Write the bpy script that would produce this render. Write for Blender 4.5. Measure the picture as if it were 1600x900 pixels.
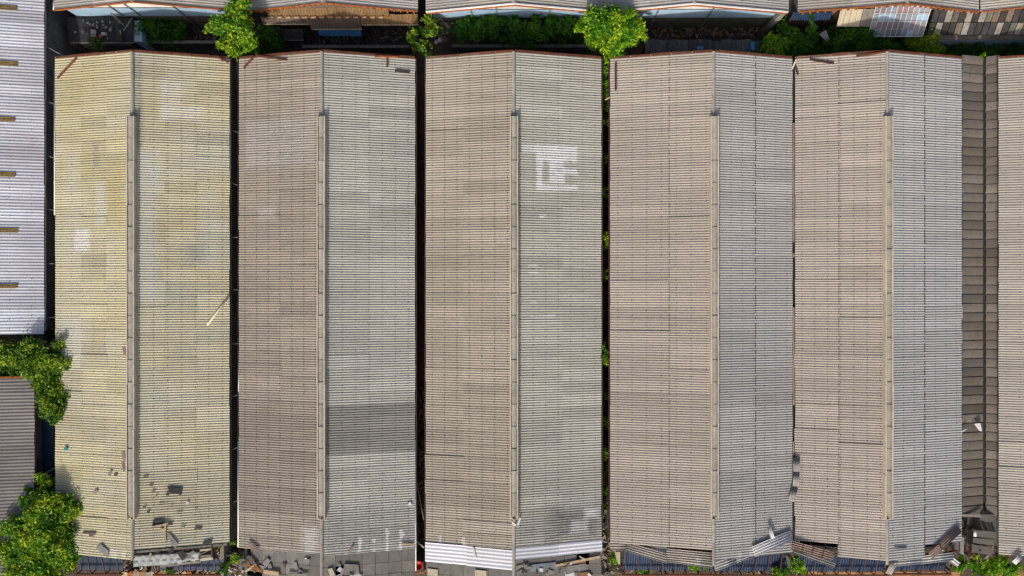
import bpy, math, random
import numpy as np
from mathutils import Matrix, Vector

# ------------------------------------------------------------------ camera, sky, sun, exposure
S = bpy.context.scene
for o in list(bpy.data.objects): bpy.data.objects.remove(o)
C = S.collection
CAMH, F = 60.5, 1066.0                      # camera height (m), focal length in 1600 px units
EZ, RZ = 5.0, 6.6                           # eave and ridge heights of the big sheds
cam = bpy.data.cameras.new('camera'); cam.lens = 36 * F / 1600; cam.sensor_width = 36
cam.clip_end = 500
camo = bpy.data.objects.new('camera', cam); C.objects.link(camo)
camo.location = (0, 0, CAMH); camo.rotation_euler = (0, 0, 0); S.camera = camo

SUN_EL, SUN_AZ = 30.0, 195.0                # azimuth clockwise from +Y (picture up)
W = bpy.data.worlds.new('World'); S.world = W; W.use_nodes = True
sky = W.node_tree.nodes.new('ShaderNodeTexSky'); sky.sky_type = 'NISHITA'; sky.sun_disc = False
sky.sun_elevation = math.radians(SUN_EL); sky.sun_rotation = math.radians(SUN_AZ)
sky.dust_density = 5.0; sky.air_density = 0.7; sky.ozone_density = 0.4
W.node_tree.links.new(sky.outputs[0], W.node_tree.nodes['Background'].inputs[0])
W.node_tree.nodes['Background'].inputs[1].default_value = 0.15
sl = bpy.data.lights.new('sun', 'SUN'); sl.energy = 3.2; sl.angle = math.radians(2.0); sl.color = (1, .91, .80)
so = bpy.data.objects.new('sun', sl); C.objects.link(so); so.location = (-30, -60, 60)
ce = math.cos(math.radians(SUN_EL))
sd = Vector((math.sin(math.radians(SUN_AZ)) * ce, math.cos(math.radians(SUN_AZ)) * ce, math.sin(math.radians(SUN_EL))))
so.rotation_euler = sd.to_track_quat('Z', 'Y').to_euler()
S.view_settings.view_transform = 'Standard'; S.view_settings.look = 'None'
S.view_settings.gamma = 1.0; S.view_settings.use_curve_mapping = False
S.view_settings.exposure = -0.2
S.render.engine = 'CYCLES'
S.cycles.filter_width = 1.35
S.cycles.max_bounces = 6

R = random.Random(7)
def P(px, py, z):
    d = (CAMH - z) / F
    return Vector(((px - 800) * d, (450 - py) * d, z))

# ------------------------------------------------------------------ mesh helpers
class MB:
    def __init__(s): s.v = []; s.f = []
    def add(s, vs, fs):
        n = len(s.v); s.v += [tuple(x) for x in vs]; s.f += [tuple(i + n for i in f) for f in fs]; return s
    BF = [(0,3,2,1),(4,5,6,7),(0,1,5,4),(1,2,6,5),(2,3,7,6),(3,0,4,7)]
    def box(s, x0, x1, y0, y1, z0, z1):
        return s.add([(x0,y0,z0),(x1,y0,z0),(x1,y1,z0),(x0,y1,z0),(x0,y0,z1),(x1,y0,z1),(x1,y1,z1),(x0,y1,z1)], s.BF)
    def beam(s, a, b, w, h, up=(0,0,1)):
        a = Vector(a); b = Vector(b); d = (b - a).normalized(); up = Vector(up)
        side = d.cross(up)
        if side.length < 1e-4: side = d.cross(Vector((1,0,0)))
        side.normalize(); n = side.cross(d).normalized()
        q = [side*(-w/2) + n*(-h/2), side*(w/2) + n*(-h/2), side*(w/2) + n*(h/2), side*(-w/2) + n*(h/2)]
        vs = [a + x for x in q] + [b + x for x in q]
        return s.add(vs, [(3,2,1,0),(4,5,6,7),(0,1,5,4),(1,2,6,5),(2,3,7,6),(3,0,4,7)])
    def prism(s, pts, off):                # pts: 3D ring; off: extrusion vector
        n = len(pts); off = Vector(off)
        vs = [Vector(p) for p in pts] + [Vector(p) + off for p in pts]
        return s.add(vs, [tuple(range(n))[::-1], tuple(range(n, 2*n))] + [(i, (i+1) % n, n + (i+1) % n, n + i) for i in range(n)])
    def tube(s, a, b, r0, r1=None, n=8):
        r1 = r0 if r1 is None else r1; a = Vector(a); b = Vector(b); d = (b - a).normalized()
        u = d.orthogonal().normalized(); w = d.cross(u)
        vs = [a + (u*math.cos(t) + w*math.sin(t))*r0 for t in [2*math.pi*i/n for i in range(n)]]
        vs += [b + (u*math.cos(t) + w*math.sin(t))*r1 for t in [2*math.pi*i/n for i in range(n)]]
        return s.add(vs, [(i, (i+1) % n, n + (i+1) % n, n + i) for i in range(n)] + [tuple(range(n))[::-1], tuple(range(n, 2*n))])
    def mesh(s, name, mat, smooth=False):
        m = bpy.data.meshes.new(name); m.from_pydata(s.v, [], s.f); m.update()
        if mat: m.materials.append(mat)
        if smooth: m.polygons.foreach_set('use_smooth', [True] * len(m.polygons))
        return m
    def build(s, name, mat, parent=None, smooth=False):
        return link(name, s.mesh(name, mat, smooth), parent)
BASE = {}
def link(name, mesh, parent=None, local=None):
    o = bpy.data.objects.new(name, mesh); C.objects.link(o)
    if parent is not None:
        o.parent = parent
        if local is None: o.matrix_parent_inverse = BASE.get(parent.name, Matrix.Identity(4)).inverted()
    if local is not None: o.matrix_local = local
    BASE[o.name] = BASE.get(parent.name, Matrix.Identity(4)) @ local if (parent is not None and local is not None) else (local or Matrix.Identity(4))
    return o
def tag(o, label, cat, group=None, kind=None):
    if label: o['label'] = label
    if cat: o['category'] = cat
    if group: o['group'] = group
    if kind: o['kind'] = kind
    return o
def thing(name, loc, label, cat, group=None):
    o = bpy.data.objects.new(name, None); C.objects.link(o); o.location = loc; o.empty_display_size = .3
    BASE[o.name] = Matrix.Translation(Vector(loc))
    return tag(o, label, cat, group)

# ------------------------------------------------------------------ materials
class NT:
    def __init__(s, name, rough=.85):
        s.m = bpy.data.materials.new(name); s.m.use_nodes = True; s.t = s.m.node_tree
        s.b = s.t.nodes['Principled BSDF']; s.b.inputs['Roughness'].default_value = rough
        s.b.inputs['Specular IOR Level'].default_value = .3
        s.pos = s.n('ShaderNodeNewGeometry').outputs['Position']
    def n(s, t, **k):
        x = s.t.nodes.new(t)
        for a, b in k.items(): setattr(x, a, b)
        return x
    def put(s, sock, v):
        if isinstance(v, bpy.types.NodeSocket): s.t.links.new(v, sock)
        else: sock.default_value = v
    def math(s, op, a, b=0.0, clamp=False):
        x = s.n('ShaderNodeMath', operation=op, use_clamp=clamp); s.put(x.inputs[0], a); s.put(x.inputs[1], b); return x.outputs[0]
    def vmath(s, op, a, b):
        x = s.n('ShaderNodeVectorMath', operation=op); s.put(x.inputs[0], a); s.put(x.inputs[1], b); return x.outputs[0]
    def noise(s, vec, scale, detail=4, rough=.6, col=False):
        x = s.n('ShaderNodeTexNoise'); s.put(x.inputs['Vector'], vec); x.inputs['Scale'].default_value = scale
        x.inputs['Detail'].default_value = detail; x.inputs['Roughness'].default_value = rough
        return x.outputs['Color' if col else 'Fac']
    def mrange(s, v, a, b, c=0.0, d=1.0):
        x = s.n('ShaderNodeMapRange'); s.put(x.inputs[0], v)
        for i, q in enumerate((a, b, c, d)): x.inputs[i+1].default_value = q
        return x.outputs[0]
    def mix(s, f, a, b, mode='MIX'):
        x = s.n('ShaderNodeMix', data_type='RGBA', blend_type=mode); s.put(x.inputs[0], f)
        for i, v in ((6, a), (7, b)):
            s.put(x.inputs[i], v if isinstance(v, bpy.types.NodeSocket) else (v[0], v[1], v[2], 1))
        return x.outputs[2]
    def scale3(s, k): return s.vmath('MULTIPLY', s.pos, k)
    def grey(s, v):
        x = s.n('ShaderNodeCombineColor'); [s.put(x.inputs[i], v) for i in range(3)]; return x.outputs[0]
    def done(s, col): s.put(s.b.inputs['Base Color'], col); return s.m

def lin(r, g, b):
    return tuple(((c/255 + .055)/1.055)**2.4 if c > 10 else c/255/12.92 for c in (r, g, b))

def sheet_mat(name, A, B, patches=(), dirt=.5, streak=(.22, 3.6, .5), rnd=.18, grime=(.09, .08, .07), rough=.85, seed=0.0, cols=None):
    t = NT(name, rough)
    p0 = t.vmath('ADD', t.pos, (seed*13.1, seed*7.7, 0))
    n1 = t.noise(t.vmath('MULTIPLY', p0, (.11, .25, .2)), 1.0, 5)
    n2 = t.noise(t.vmath('MULTIPLY', p0, streak), 2.2, 5, .65)
    n3 = t.noise(p0, 5.0, 4, .7)
    col = t.mix(t.mrange(n1, .35, .65), A, B)
    at = t.n('ShaderNodeAttribute', attribute_type='OBJECT', attribute_name='tint').outputs['Fac']
    oi = t.n('ShaderNodeObjectInfo').outputs['Random']
    k = t.math('MULTIPLY', t.math('MULTIPLY_ADD', oi, rnd), 1.0)
    k = t.math('ADD', t.math('MULTIPLY', oi, rnd), 1.0 - rnd/2)
    k = t.math('MULTIPLY', k, t.math('ADD', t.math('MULTIPLY', at, .8), .6))
    col = t.mix(1.0, col, t.grey(k), 'MULTIPLY')
    d = t.mrange(t.math('ADD', t.math('MULTIPLY', n2, .75), t.math('MULTIPLY', n3, .25)), .48, .72, 0, dirt)
    col = t.mix(d, col, grime)
    if cols:
        xe, xm, amt = cols; a_ = P(xe, 0, EZ).x; b_ = P(xm, 0, RZ).x
        sp = t.n('ShaderNodeSeparateXYZ'); t.put(sp.inputs[0], t.pos)
        ph = t.math('MULTIPLY', t.math('SUBTRACT', sp.outputs[0], a_), 7/(b_ - a_))
        fr = t.math('ABSOLUTE', t.math('SUBTRACT', t.math('FRACT', ph), .5))
        gl = t.mrange(fr, .02, .09, amt, 0)
        gl = t.math('MULTIPLY', gl, t.mrange(t.noise(t.vmath('MULTIPLY', p0, (.3, .7, .3)), 1.0, 4, .6), .3, .62, .15, 1))
        col = t.mix(gl, col, grime)
    if patches:
        wn = t.vmath('SUBTRACT', t.noise(p0, 1.9, 5, .75, col=True), (.5, .5, .5))
        q = t.vmath('ADD', t.pos, t.vmath('MULTIPLY', wn, (.7, .45, 0)))
        sep = t.n('ShaderNodeSeparateXYZ'); t.put(sep.inputs[0], q)
        br = t.noise(t.scale3((1.2, 5.5, 1.0)), 1.3, 4, .75)
        for (x0, y0, x1, y1, s, c, *soft) in patches:
            a = P(x0, y1, 5.8); b = P(x1, y0, 5.8)
            hw, hh = (b.x - a.x)/2, (b.y - a.y)/2
            dx = t.math('SUBTRACT', t.math('ABSOLUTE', t.math('SUBTRACT', sep.outputs[0], (a.x + b.x)/2)), hw)
            dy = t.math('SUBTRACT', t.math('ABSOLUTE', t.math('SUBTRACT', sep.outputs[1], (a.y + b.y)/2)), hh)
            e = soft[0] if soft else .12
            msk = t.mrange(t.math('MAXIMUM', dx, dy), e, -e, 0, 1)
            msk = t.math('MULTIPLY', msk, t.mrange(br, .30, .62, .25, 1.0))
            col = t.mix(t.math('MULTIPLY', msk, s), col, c)
    return t.done(col)

def plain(name, A, B=None, scale=1.5, rough=.85, metal=0, dirt=0, rnd=.2, stretch=(1,1,1)):
    t = NT(name, rough); B = B or tuple(c*.7 for c in A)
    p = t.scale3(stretch)
    col = t.mix(t.mrange(t.noise(p, scale, 5, .65), .35, .65), A, B)
    oi = t.n('ShaderNodeObjectInfo').outputs['Random']
    col = t.mix(1.0, col, t.grey(t.math('ADD', t.math('MULTIPLY', oi, rnd), 1 - rnd/2)), 'MULTIPLY')
    if dirt:
        col = t.mix(t.mrange(t.noise(t.pos, scale*4, 5, .75), .5, .7, 0, dirt), col, (.05, .045, .04))
    t.b.inputs['Metallic'].default_value = metal
    return t.done(col)

def leaf_mat(name, dark, mid, light):
    t = NT(name, .6)
    ri = t.n('ShaderNodeNewGeometry').outputs['Random Per Island']
    n = t.noise(t.pos, .9, 3, .5)
    f = t.math('ADD', t.math('MULTIPLY', ri, .5), t.math('MULTIPLY', t.mrange(n, .35, .65), .5))
    col = t.mix(t.mrange(f, .05, .5), dark, mid)
    col = t.mix(t.mrange(f, .45, .85), col, light)
    t.done(col)
    tr = t.n('ShaderNodeBsdfTranslucent'); t.put(tr.inputs[0], col)
    mx = t.n('ShaderNodeMixShader'); mx.inputs[0].default_value = .35
    t.t.links.new(t.b.outputs[0], mx.inputs[1]); t.t.links.new(tr.outputs[0], mx.inputs[2])
    t.t.links.new(mx.outputs[0], t.t.nodes['Material Output'].inputs[0])
    return t.m

WHITE = (.72, .74, .76); PALE = (.55, .58, .58); GREY = (.22, .235, .24); DARK = (.035, .034, .033); OCH = (.42, .34, .15)
M = {}
M['r1l'] = sheet_mat('sheet_khaki_left', (.49, .455, .28), (.50, .48, .36), [
    (87, 90, 150, 260, .25, OCH, .9), (170, 265, 198, 350, .5, OCH, .3), (100, 90, 200, 180, .2, OCH, 1.0),
    (112, 358, 138, 392, .75, WHITE), (150, 285, 168, 352, .5, PALE), (146, 222, 157, 262, .55, GREY, .15),
    (88, 490, 130, 570, .55, PALE, .6), (95, 240, 120, 300, .4, PALE, .5), (92, 560, 130, 640, .25, GREY, .7),
    (178, 855, 188, 878, .5, WHITE), (196, 855, 204, 876, .5, WHITE), (88, 300, 130, 480, .28, PALE, 1.0)], dirt=.25, seed=1, rnd=.13)
M['r1r'] = sheet_mat('sheet_khaki_right', (.52, .48, .31), (.51, .50, .39), [
    (213, 95, 230, 235, .55, GREY, .15), (256, 125, 264, 188, .5, WHITE, .2), (256, 165, 312, 188, .42, WHITE, .3), (266, 130, 285, 165, .35, WHITE, .2),
    (214, 240, 248, 470, .55, PALE, .3), (240, 262, 256, 300, .4, PALE, .2), (310, 300, 335, 420, .35, PALE, .4),
    (290, 380, 318, 412, .45, GREY, .3), (268, 535, 300, 560, .35, GREY, .5), (214, 640, 262, 740, .25, PALE, .6), (214, 755, 350, 860, .3, GREY, 1.0)], dirt=.3, seed=2, cols=(358, 207, 0.15), rnd=.13)
M['r2l'] = sheet_mat('sheet_brown_sunwarm_left', (.30, .27, .23), (.36, .325, .275), [  # left slopes warmer, right cooler: sun and sky hue put into sheet colour
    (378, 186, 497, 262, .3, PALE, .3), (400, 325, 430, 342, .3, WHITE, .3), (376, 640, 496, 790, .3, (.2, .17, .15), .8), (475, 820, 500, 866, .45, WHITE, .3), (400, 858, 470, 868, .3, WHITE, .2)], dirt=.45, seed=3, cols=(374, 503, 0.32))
M['r2r'] = sheet_mat('sheet_grey_skycool_right', (.41, .41, .37), (.46, .46, .41), [
    (511, 190, 525, 620, .25, (.3, .36, .38), .3), (511, 790, 648, 865, .5, (.16, .165, .165), .6), (512, 634, 648, 702, .3, (.15, .145, .14), .12)] + [  # bluish strip right of the vent: its shade put into the colour
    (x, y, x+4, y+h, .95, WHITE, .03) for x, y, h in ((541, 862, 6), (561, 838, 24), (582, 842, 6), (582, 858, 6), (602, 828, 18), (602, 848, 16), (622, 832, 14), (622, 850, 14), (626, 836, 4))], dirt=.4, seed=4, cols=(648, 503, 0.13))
M['r3l'] = sheet_mat('sheet_tan_sunwarm_left', (.35, .32, .265), (.40, .365, .305), [
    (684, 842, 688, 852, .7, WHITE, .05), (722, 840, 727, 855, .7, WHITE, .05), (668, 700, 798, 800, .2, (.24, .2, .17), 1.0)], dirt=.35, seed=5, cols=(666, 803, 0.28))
M['r3r'] = sheet_mat('sheet_greenish_skycool_right', (.42, .415, .365), (.47, .465, .41), [
    (838, 228, 902, 252, .95, WHITE, .08), (816, 228, 842, 240, .75, WHITE, .1), (838, 248, 847, 297, .9, WHITE, .06), (858, 248, 882, 286, .9, WHITE, .06),
    (880, 262, 903, 272, .8, WHITE, .06), (846, 289, 903, 297, .85, WHITE, .05), (843, 336, 853, 340, .8, WHITE, .03), (826, 414, 842, 418, .7, WHITE, .04), (826, 425, 840, 428, .7, WHITE, .03),
    (830, 470, 838, 473, .8, WHITE, .03), (830, 492, 868, 496, .5, WHITE, .03), (846, 626, 856, 629, .8, WHITE, .03), (880, 780, 935, 800, .35, WHITE, .4),
    (860, 792, 938, 848, .75, (.075, .075, .075), .8), (806, 812, 870, 850, .35, (.12, .12, .12), .7), (914, 798, 936, 812, .8, WHITE, .2), (892, 815, 920, 835, .55, WHITE, .2)], dirt=.35, seed=6, cols=(939, 803, 0.13))
M['r4l'] = sheet_mat('sheet_sunwarm_left', (.37, .34, .295), (.405, .37, .325), [(1085, 868, 1092, 880, .85, PALE, .05)], dirt=.3, seed=7, cols=(954, 1115, 0.12), rnd=.12)
M['r4r'] = sheet_mat('sheet_skycool_right', (.39, .39, .375), (.43, .42, .40), [(1119, 500, 1238, 620, .25, (.3, .33, .37), 1.0), (1131, 868, 1138, 886, .85, PALE, .05), (1150, 860, 1157, 880, .85, PALE, .05), (1170, 858, 1176, 876, .85, PALE, .05)], dirt=.3, seed=8, cols=(1237.5, 1115, 0.12), rnd=.12)
M['r5l'] = sheet_mat('sheet_rosy_sunwarm_left', (.375, .345, .305), (.41, .375, .33), [(1244, 800, 1265, 860, .3, (.32, .35, .36), .4), (1352, 870, 1359, 879, .85, PALE, .05)], dirt=.3, seed=9, cols=(1243, 1386, 0.18), rnd=.12)
M['r5r'] = sheet_mat('sheet_silver_skycool_right', (.41, .415, .42), (.45, .45, .44), [(1396, 200, 1406, 640, .35, (.34, .39, .43), .3), (1416, 878, 1421, 885, .9, PALE, .05), (1432, 872, 1440, 884, .9, PALE, .05), (1452, 873, 1458, 884, .9, PALE, .05), (1470, 873, 1476, 882, .9, PALE, .05)], dirt=.3, seed=10, cols=(1502, 1386, 0.18), rnd=.12)  # long bluish patch paints the ridge vent's side shade
M['r6'] = sheet_mat('sheet_buff_edge', (.37, .35, .31), (.41, .39, .345), [], dirt=.3, seed=11, rnd=.12)
M['silver'] = sheet_mat('sheet_white_silver', (.50, .53, .61), (.61, .64, .71), [(30, -40, 67, 520, .25, (.3, .28, .3), .8), (0, 205, 60, 260, .3, (.35, .3, .3), .5)], dirt=.5, streak=(.2, 2.2, .5), rnd=.22, grime=(.25, .2, .2), seed=12)
M['mauve'] = sheet_mat('sheet_mauve_grey', (.19, .18, .175), (.26, .245, .235), [(0, 770, 50, 870, .3, (.4, .4, .41), .5)], dirt=.5, rnd=.25, seed=13)
M['north'] = sheet_mat('sheet_north_sheds', (.42, .39, .34), (.38, .38, .38), [], dirt=.45, seed=14)
M['valley'] = sheet_mat('valley_sheet', (.15, .125, .10), (.19, .175, .155), [], dirt=.75, streak=(1.5, .8, 1), rnd=.35, seed=15)
M['flat'] = sheet_mat('flat_cement_panel', (.17, .165, .155), (.24, .225, .20), [], dirt=.75, streak=(1.1, .8, 1), rnd=.35, seed=16)
M['newmetal'] = sheet_mat('new_white_metal_sheet', (.66, .68, .73), (.56, .6, .68), [], dirt=.25, rnd=.15, grime=(.3, .27, .25), rough=.5, seed=17)
M['loosewhite'] = plain('loose_white_sheet', (.62, .62, .65), (.5, .5, .52), 2, .6)
M['loosetan'] = plain('loose_tan_sheet', (.36, .27, .22), (.24, .17, .14), 2, .8, dirt=.4)
M['loosegrey'] = plain('loose_grey_sheet', (.3, .3, .29), (.2, .2, .2), 2, .8, dirt=.4)
M['cap'] = plain('ridge_cap_cement', (.42, .40, .35), (.34, .33, .30), .8, .85, dirt=.3, rnd=.3)
M['board'] = plain('cream_vent_board', (.62, .55, .42), (.52, .46, .36), .7, .8, dirt=.2)
M['rust'] = plain('rusty_steel', (.19, .065, .03), (.10, .035, .022), 2.5, .85, dirt=.4)
M['rustlit'] = plain('orange_sunlit_rust', (.42, .14, .035), (.24, .08, .025), 3, .85, dirt=.3)  # sunlit copy of the rust, brightness put into the colour
M['maroon'] = plain('maroon_gutter', (.10, .045, .04), (.055, .03, .03), 2, .7, dirt=.3)
M['bolt'] = plain('bolt_washer', (.045, .04, .038), (.03, .03, .03), 2, .8)
M['wall'] = plain('grey_render_wall', (.23, .225, .215), (.14, .14, .14), .6, .9, dirt=.5)
M['whitewall'] = plain('white_render_wall', (.74, .74, .72), (.62, .62, .6), .5, .85, dirt=.15)
M['bluewall_and_shade'] = plain('pale_blue_wall_and_shade', (.38, .55, .72), (.30, .46, .64), .5, .8, dirt=.2)
M['conc'] = plain('weathered_concrete', (.30, .285, .25), (.2, .19, .17), 1.2, .9, dirt=.4)
M['darkconc'] = plain('mossy_concrete', (.15, .145, .125), (.08, .085, .065), 1.0, .9, dirt=.6)
M['blue'] = plain('shade_blue_canopy_sheet', (.008, .036, .10), (.006, .022, .06), .8, .6, dirt=.45)  # dark blue puts the shade below the eaves into the sheet colour
M['brightblue'] = plain('blue_tarpaulin', (.06, .26, .52), (.04, .18, .4), 1, .5, dirt=.15)
M['rustsheet'] = plain('brown_rusted_sheet', (.26, .18, .09), (.19, .105, .05), 1.1, .9, dirt=.5, stretch=(1.6, .3, 1))
M['dullrust'] = plain('dull_rusted_sheet', (.20, .15, .12), (.12, .09, .075), 1.1, .9, dirt=.5)
M['darkslat'] = plain('dark_weathered_sheet', (.06, .06, .065), (.035, .035, .04), 1.5, .8, dirt=.5)
M['plank'] = plain('grey_old_plank', (.10, .105, .12), (.055, .058, .068), 2, .9, dirt=.5, rnd=.7, stretch=(3, .4, 1))
M['wood'] = plain('pale_timber', (.55, .43, .28), (.42, .31, .18), 2.5, .8, dirt=.15)
M['whitepipe'] = plain('white_plastic_pipe', (.72, .72, .72), (.6, .6, .6), 2, .45, dirt=.1)
M['pole'] = plain('cream_pole', (.75, .68, .55), (.62, .55, .42), 2, .6)
M['steel'] = plain('grey_steel_bar', (.22, .22, .23), (.14, .14, .15), 2, .6)
M['white'] = plain('white_paint', (.8, .8, .79), (.68, .68, .68), 1.5, .6)
M['red'] = plain('red_plastic', (.65, .02, .012), (.5, .015, .01), 2, .45)
M['tarp'] = plain('grey_plastic_tarpaulin', (.26, .29, .31), (.17, .2, .22), .9, .5, dirt=.3)
M['sky_light'] = plain('yellowed_skylight', (.28, .2, .07), (.12, .08, .03), 2.2, .7, dirt=.55)
M['glassgrid'] = plain('cloudy_plastic_pane', (.30, .30, .36), (.2, .27, .33), .8, .35, dirt=.2, rnd=.6)
M['mauvepane'] = plain('mauve_plastic_pane', (.30, .22, .25), (.22, .17, .2), .8, .4, dirt=.2)
M['alleyshade'] = plain('alley_shade_blue', (.035, .075, .14), (.025, .05, .10), 1, .6, dirt=.4)
M['cream'] = plain('cream_sheet', (.6, .54, .4), (.48, .42, .3), .8, .8, dirt=.3)
M['bark'] = plain('bark', (.14, .10, .07), (.08, .06, .045), 3, .9)
M['twig'] = plain('bare_twig', (.17, .14, .13), (.1, .085, .08), 3, .9)
M['rubble'] = plain('rubble_piece', (.35, .3, .26), (.2, .13, .09), 2.0, .9, dirt=.3)
M['brownwall'] = plain('rust_streaked_brown_sheet', (.40, .22, .10), (.24, .11, .045), .9, .85, dirt=.4, stretch=(1.5, .3, 1))
M['teal'] = plain('teal_plastic', (.05, .34, .33), None, 2, .5)
M['leaf_bright'] = leaf_mat('leaf_bright', (.03, .12, .008), (.13, .34, .014), (.46, .56, .03))
M['leaf_olive'] = leaf_mat('leaf_olive', (.025, .085, .010), (.10, .25, .016), (.38, .50, .04))
M['leaf_lime'] = leaf_mat('leaf_lime', (.025, .13, .006), (.13, .37, .012), (.45, .60, .03))
M['leaf_dark'] = leaf_mat('leaf_dark', (.016, .07, .010), (.045, .18, .014), (.12, .30, .02))

# ------------------------------------------------------------------ ground
g = NT('alley_dirt', .95)
n1 = g.noise(g.pos, .35, 6, .65); n2 = g.noise(g.pos, 3.0, 5, .7)
gc = g.mix(g.mrange(n1, .35, .65), (.075, .068, .06), (.14, .10, .07))
gc = g.mix(g.mrange(n2, .48, .68), gc, (.04, .038, .035))
gm = g.done(gc)
gb = MB().add([(-400,-400,0),(400,-400,0),(400,400,0),(-400,400,0)], [(0,1,2,3)])
tag(gb.build('ground', gm), None, None, kind='structure')

M['alleylift'] = plain('alley_shade_lift', (.26, .27, .28), (.17, .18, .19), .5, .9, dirt=.4, rnd=0)  # pale slabs added to lift the dark alley shade
for nm, a, b in (('alley_lift_slab', P(64, 560, 0), P(108, -40, 0)), ('alley_lift_slab', P(50, 780, 0), P(106, 640, 0)), ('alley_lift_slab', P(370, 860, 0), P(395, 95, 0))):
    tag(MB().box(a.x, b.x, a.y, b.y, -.05, .02).build(nm, M['alleylift']), None, None, kind='structure')
# ------------------------------------------------------------------ corrugated sheets
PITCH = .2
_cache = {}
def sheet_mesh(key, L, mat, n=5, pitch=PITCH, amp=.018, lap=.009):
    k = (key, round(L, 3), n, pitch)
    if k in _cache: return _cache[k]
    m = MB(); SEG = 8; tot = int((n + .45) * SEG)
    for i in range(tot + 1):
        v = i * pitch / SEG
        z = -amp * math.cos(2*math.pi*i/SEG) + lap * i / tot
        for u, lz in ((0, lap), (L, 0)): m.v.append((u, v, z + lz))
    for i in range(tot): m.f.append((2*i, 2*i+1, 2*i+3, 2*i+2))
    # the sheet's own thickness shows at its lower end
    b = len(m.v)
    for i in range(tot + 1): x = m.v[2*i]; m.v += [(x[0], x[1], x[2]), (x[0], x[1], x[2] - .012)]
    for i in range(tot): m.f.append((b+2*i, b+2*i+2, b+2*i+3, b+2*i+1))
    me = m.mesh('corrugated_sheet', mat, True)
    _cache[k] = me
    return me

SHEDS = []          # for on_roof()
def slope_frame(xe, ze, xr, zr, yn, ys):
    """local frame of one roof slope: u from eave to ridge, v along the shed, w out of the roof"""
    d = Vector((xr - xe, 0, zr - ze)); L = d.length; u = d / L
    right = xr < xe
    v = Vector((0, -1, 0)) if right else Vector((0, 1, 0))
    w = u.cross(v)
    org = Vector((xe, yn if right else ys, ze))
    T = Matrix((( u.x, v.x, w.x, org.x), (u.y, v.y, w.y, org.y), (u.z, v.z, w.z, org.z), (0, 0, 0, 1)))
    return T, L, right

def roof_slope(parent, key, mat, xe, ze, xr, zr, yn, ys, splits, cover_n=5, pitch=PITCH, skip=lambda r, c, nr: False,
               tint=lambda f, c: .5, bolts=True, over=.03, jit=.006, boltcols=7):
    """splits: fractions eave->ridge where sheets lap. rows counted from the north end."""
    T, L, right = slope_frame(xe, ze, xr, zr, yn, ys)
    Ly = yn - ys; nr = max(1, round(Ly / (cover_n * pitch))); cov = Ly / nr; sc = cov / (cover_n * pitch)
    pm = MB()                                          # purlins and rafters carry the sheets
    npur = max(2, int(L / 1.05))
    for i in range(npur + 1):
        u = .08 + (L - .16) * i / npur; pm.box(u - .03, u + .03, .05, Ly - .05, -.16, -.055)
    for i in range(int(Ly / 3) + 1):
        v = .1 + (Ly - .2) * i / int(Ly / 3); pm.box(.05, L - .05, v - .05, v + .05, -.32, -.165)
    so_ = link('roof_slope', pm.mesh('roof_slope', M['rust']), parent, Matrix.Translation(-parent.location) @ T)
    rowt = {}; rowx = {}
    edges = [-over] + [f * L for f in splits] + [L - .02]
    for c in range(len(edges) - 1):
        u0 = edges[c]; u1 = edges[c+1] + (.14 if c < len(edges) - 2 else 0)
        me = sheet_mesh(key + str(c), u1 - u0, mat, cover_n, pitch)
        for r in range(nr):                            # r = 0 at the north end
            if c == 0: rowt[r] = R.gauss(0, .03); rowx[r] = R.gauss(0, .006)
            if skip(r, c, nr): continue
            j = r if right else nr - 1 - r
            loc = Matrix.Translation((u0 + R.uniform(-.02, .02), j * cov, .0 + R.uniform(0, jit)))
            rot = Matrix.Rotation(R.gauss(0, .0016), 4, 'Z') @ Matrix.Rotation(R.gauss(0, .0008), 4, 'Y') @ Matrix.Rotation(rowx[r] + R.gauss(0, .003), 4, 'X')
            if R.random() < .05:                       # a lifted or slipped sheet now and then
                loc = loc @ Matrix.Translation((R.uniform(-.06, .02), 0, .018)); rot = Matrix.Rotation(R.gauss(0, .006), 4, 'Z') @ Matrix.Rotation(R.uniform(-.02, .02), 4, 'X')
            s = link('sheet', me, so_, loc @ rot @ Matrix.Diagonal((1, sc, 1, 1)))
            s['tint'] = tint((r + .5) / nr, c) + rowt[r]
    if bolts:
        b = MB(); step = pitch * sc * 3
        us = [L * (i + .5) / boltcols for i in range(boltcols)]
        for u in us:
            v = pitch * sc * 1.5 + R.choice((0, 2)) * pitch * sc
            while v < Ly - .3:
                r_ = int((Ly - v if not right else v) / cov)
                c_ = sum(u > e for e in edges[1:-1])
                if not skip(min(r_, nr - 1), c_, nr) and R.random() < .93:
                    x = u + R.uniform(-.02, .02); a = .03
                    ring = [(x + a*math.cos(t*math.pi/3), v + a*math.sin(t*math.pi/3), .05) for t in range(6)]
                    b.add(ring + [(q[0], q[1], .04) for q in ring], [(0,1,2,3,4,5)] + [(i, i+6, (i+1) % 6 + 6, (i+1) % 6) for i in range(6)])
                v += step
        bo = link('bolt_washers', b.mesh('bolt_washers', M['bolt']), so_, Matrix.Identity(4)); bo['kind'] = 'stuff'
    return so_, T, L

def walls(parent, xl, xr, ys, yn, ez, rx, rz, mat, th=.18):
    b = MB().box(xl, xl + th, ys + .005, yn - .005, 0, ez - .35); b.build('side_wall', mat, parent)
    b = MB().box(xr - th, xr, ys + .005, yn - .005, 0, ez - .35); b.build('side_wall', mat, parent)
    for y, nm in ((ys, 'gable_wall'), (yn - th, 'gable_wall')):
        pts = [(xl + th + .003, y, 0), (xr - th - .003, y, 0), (xr - th - .003, y, ez - .35), (rx, y, rz - .38), (xl + th + .003, y, ez - .35)]
        MB().prism(pts, (0, th, 0)).build(nm, mat, parent)

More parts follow.
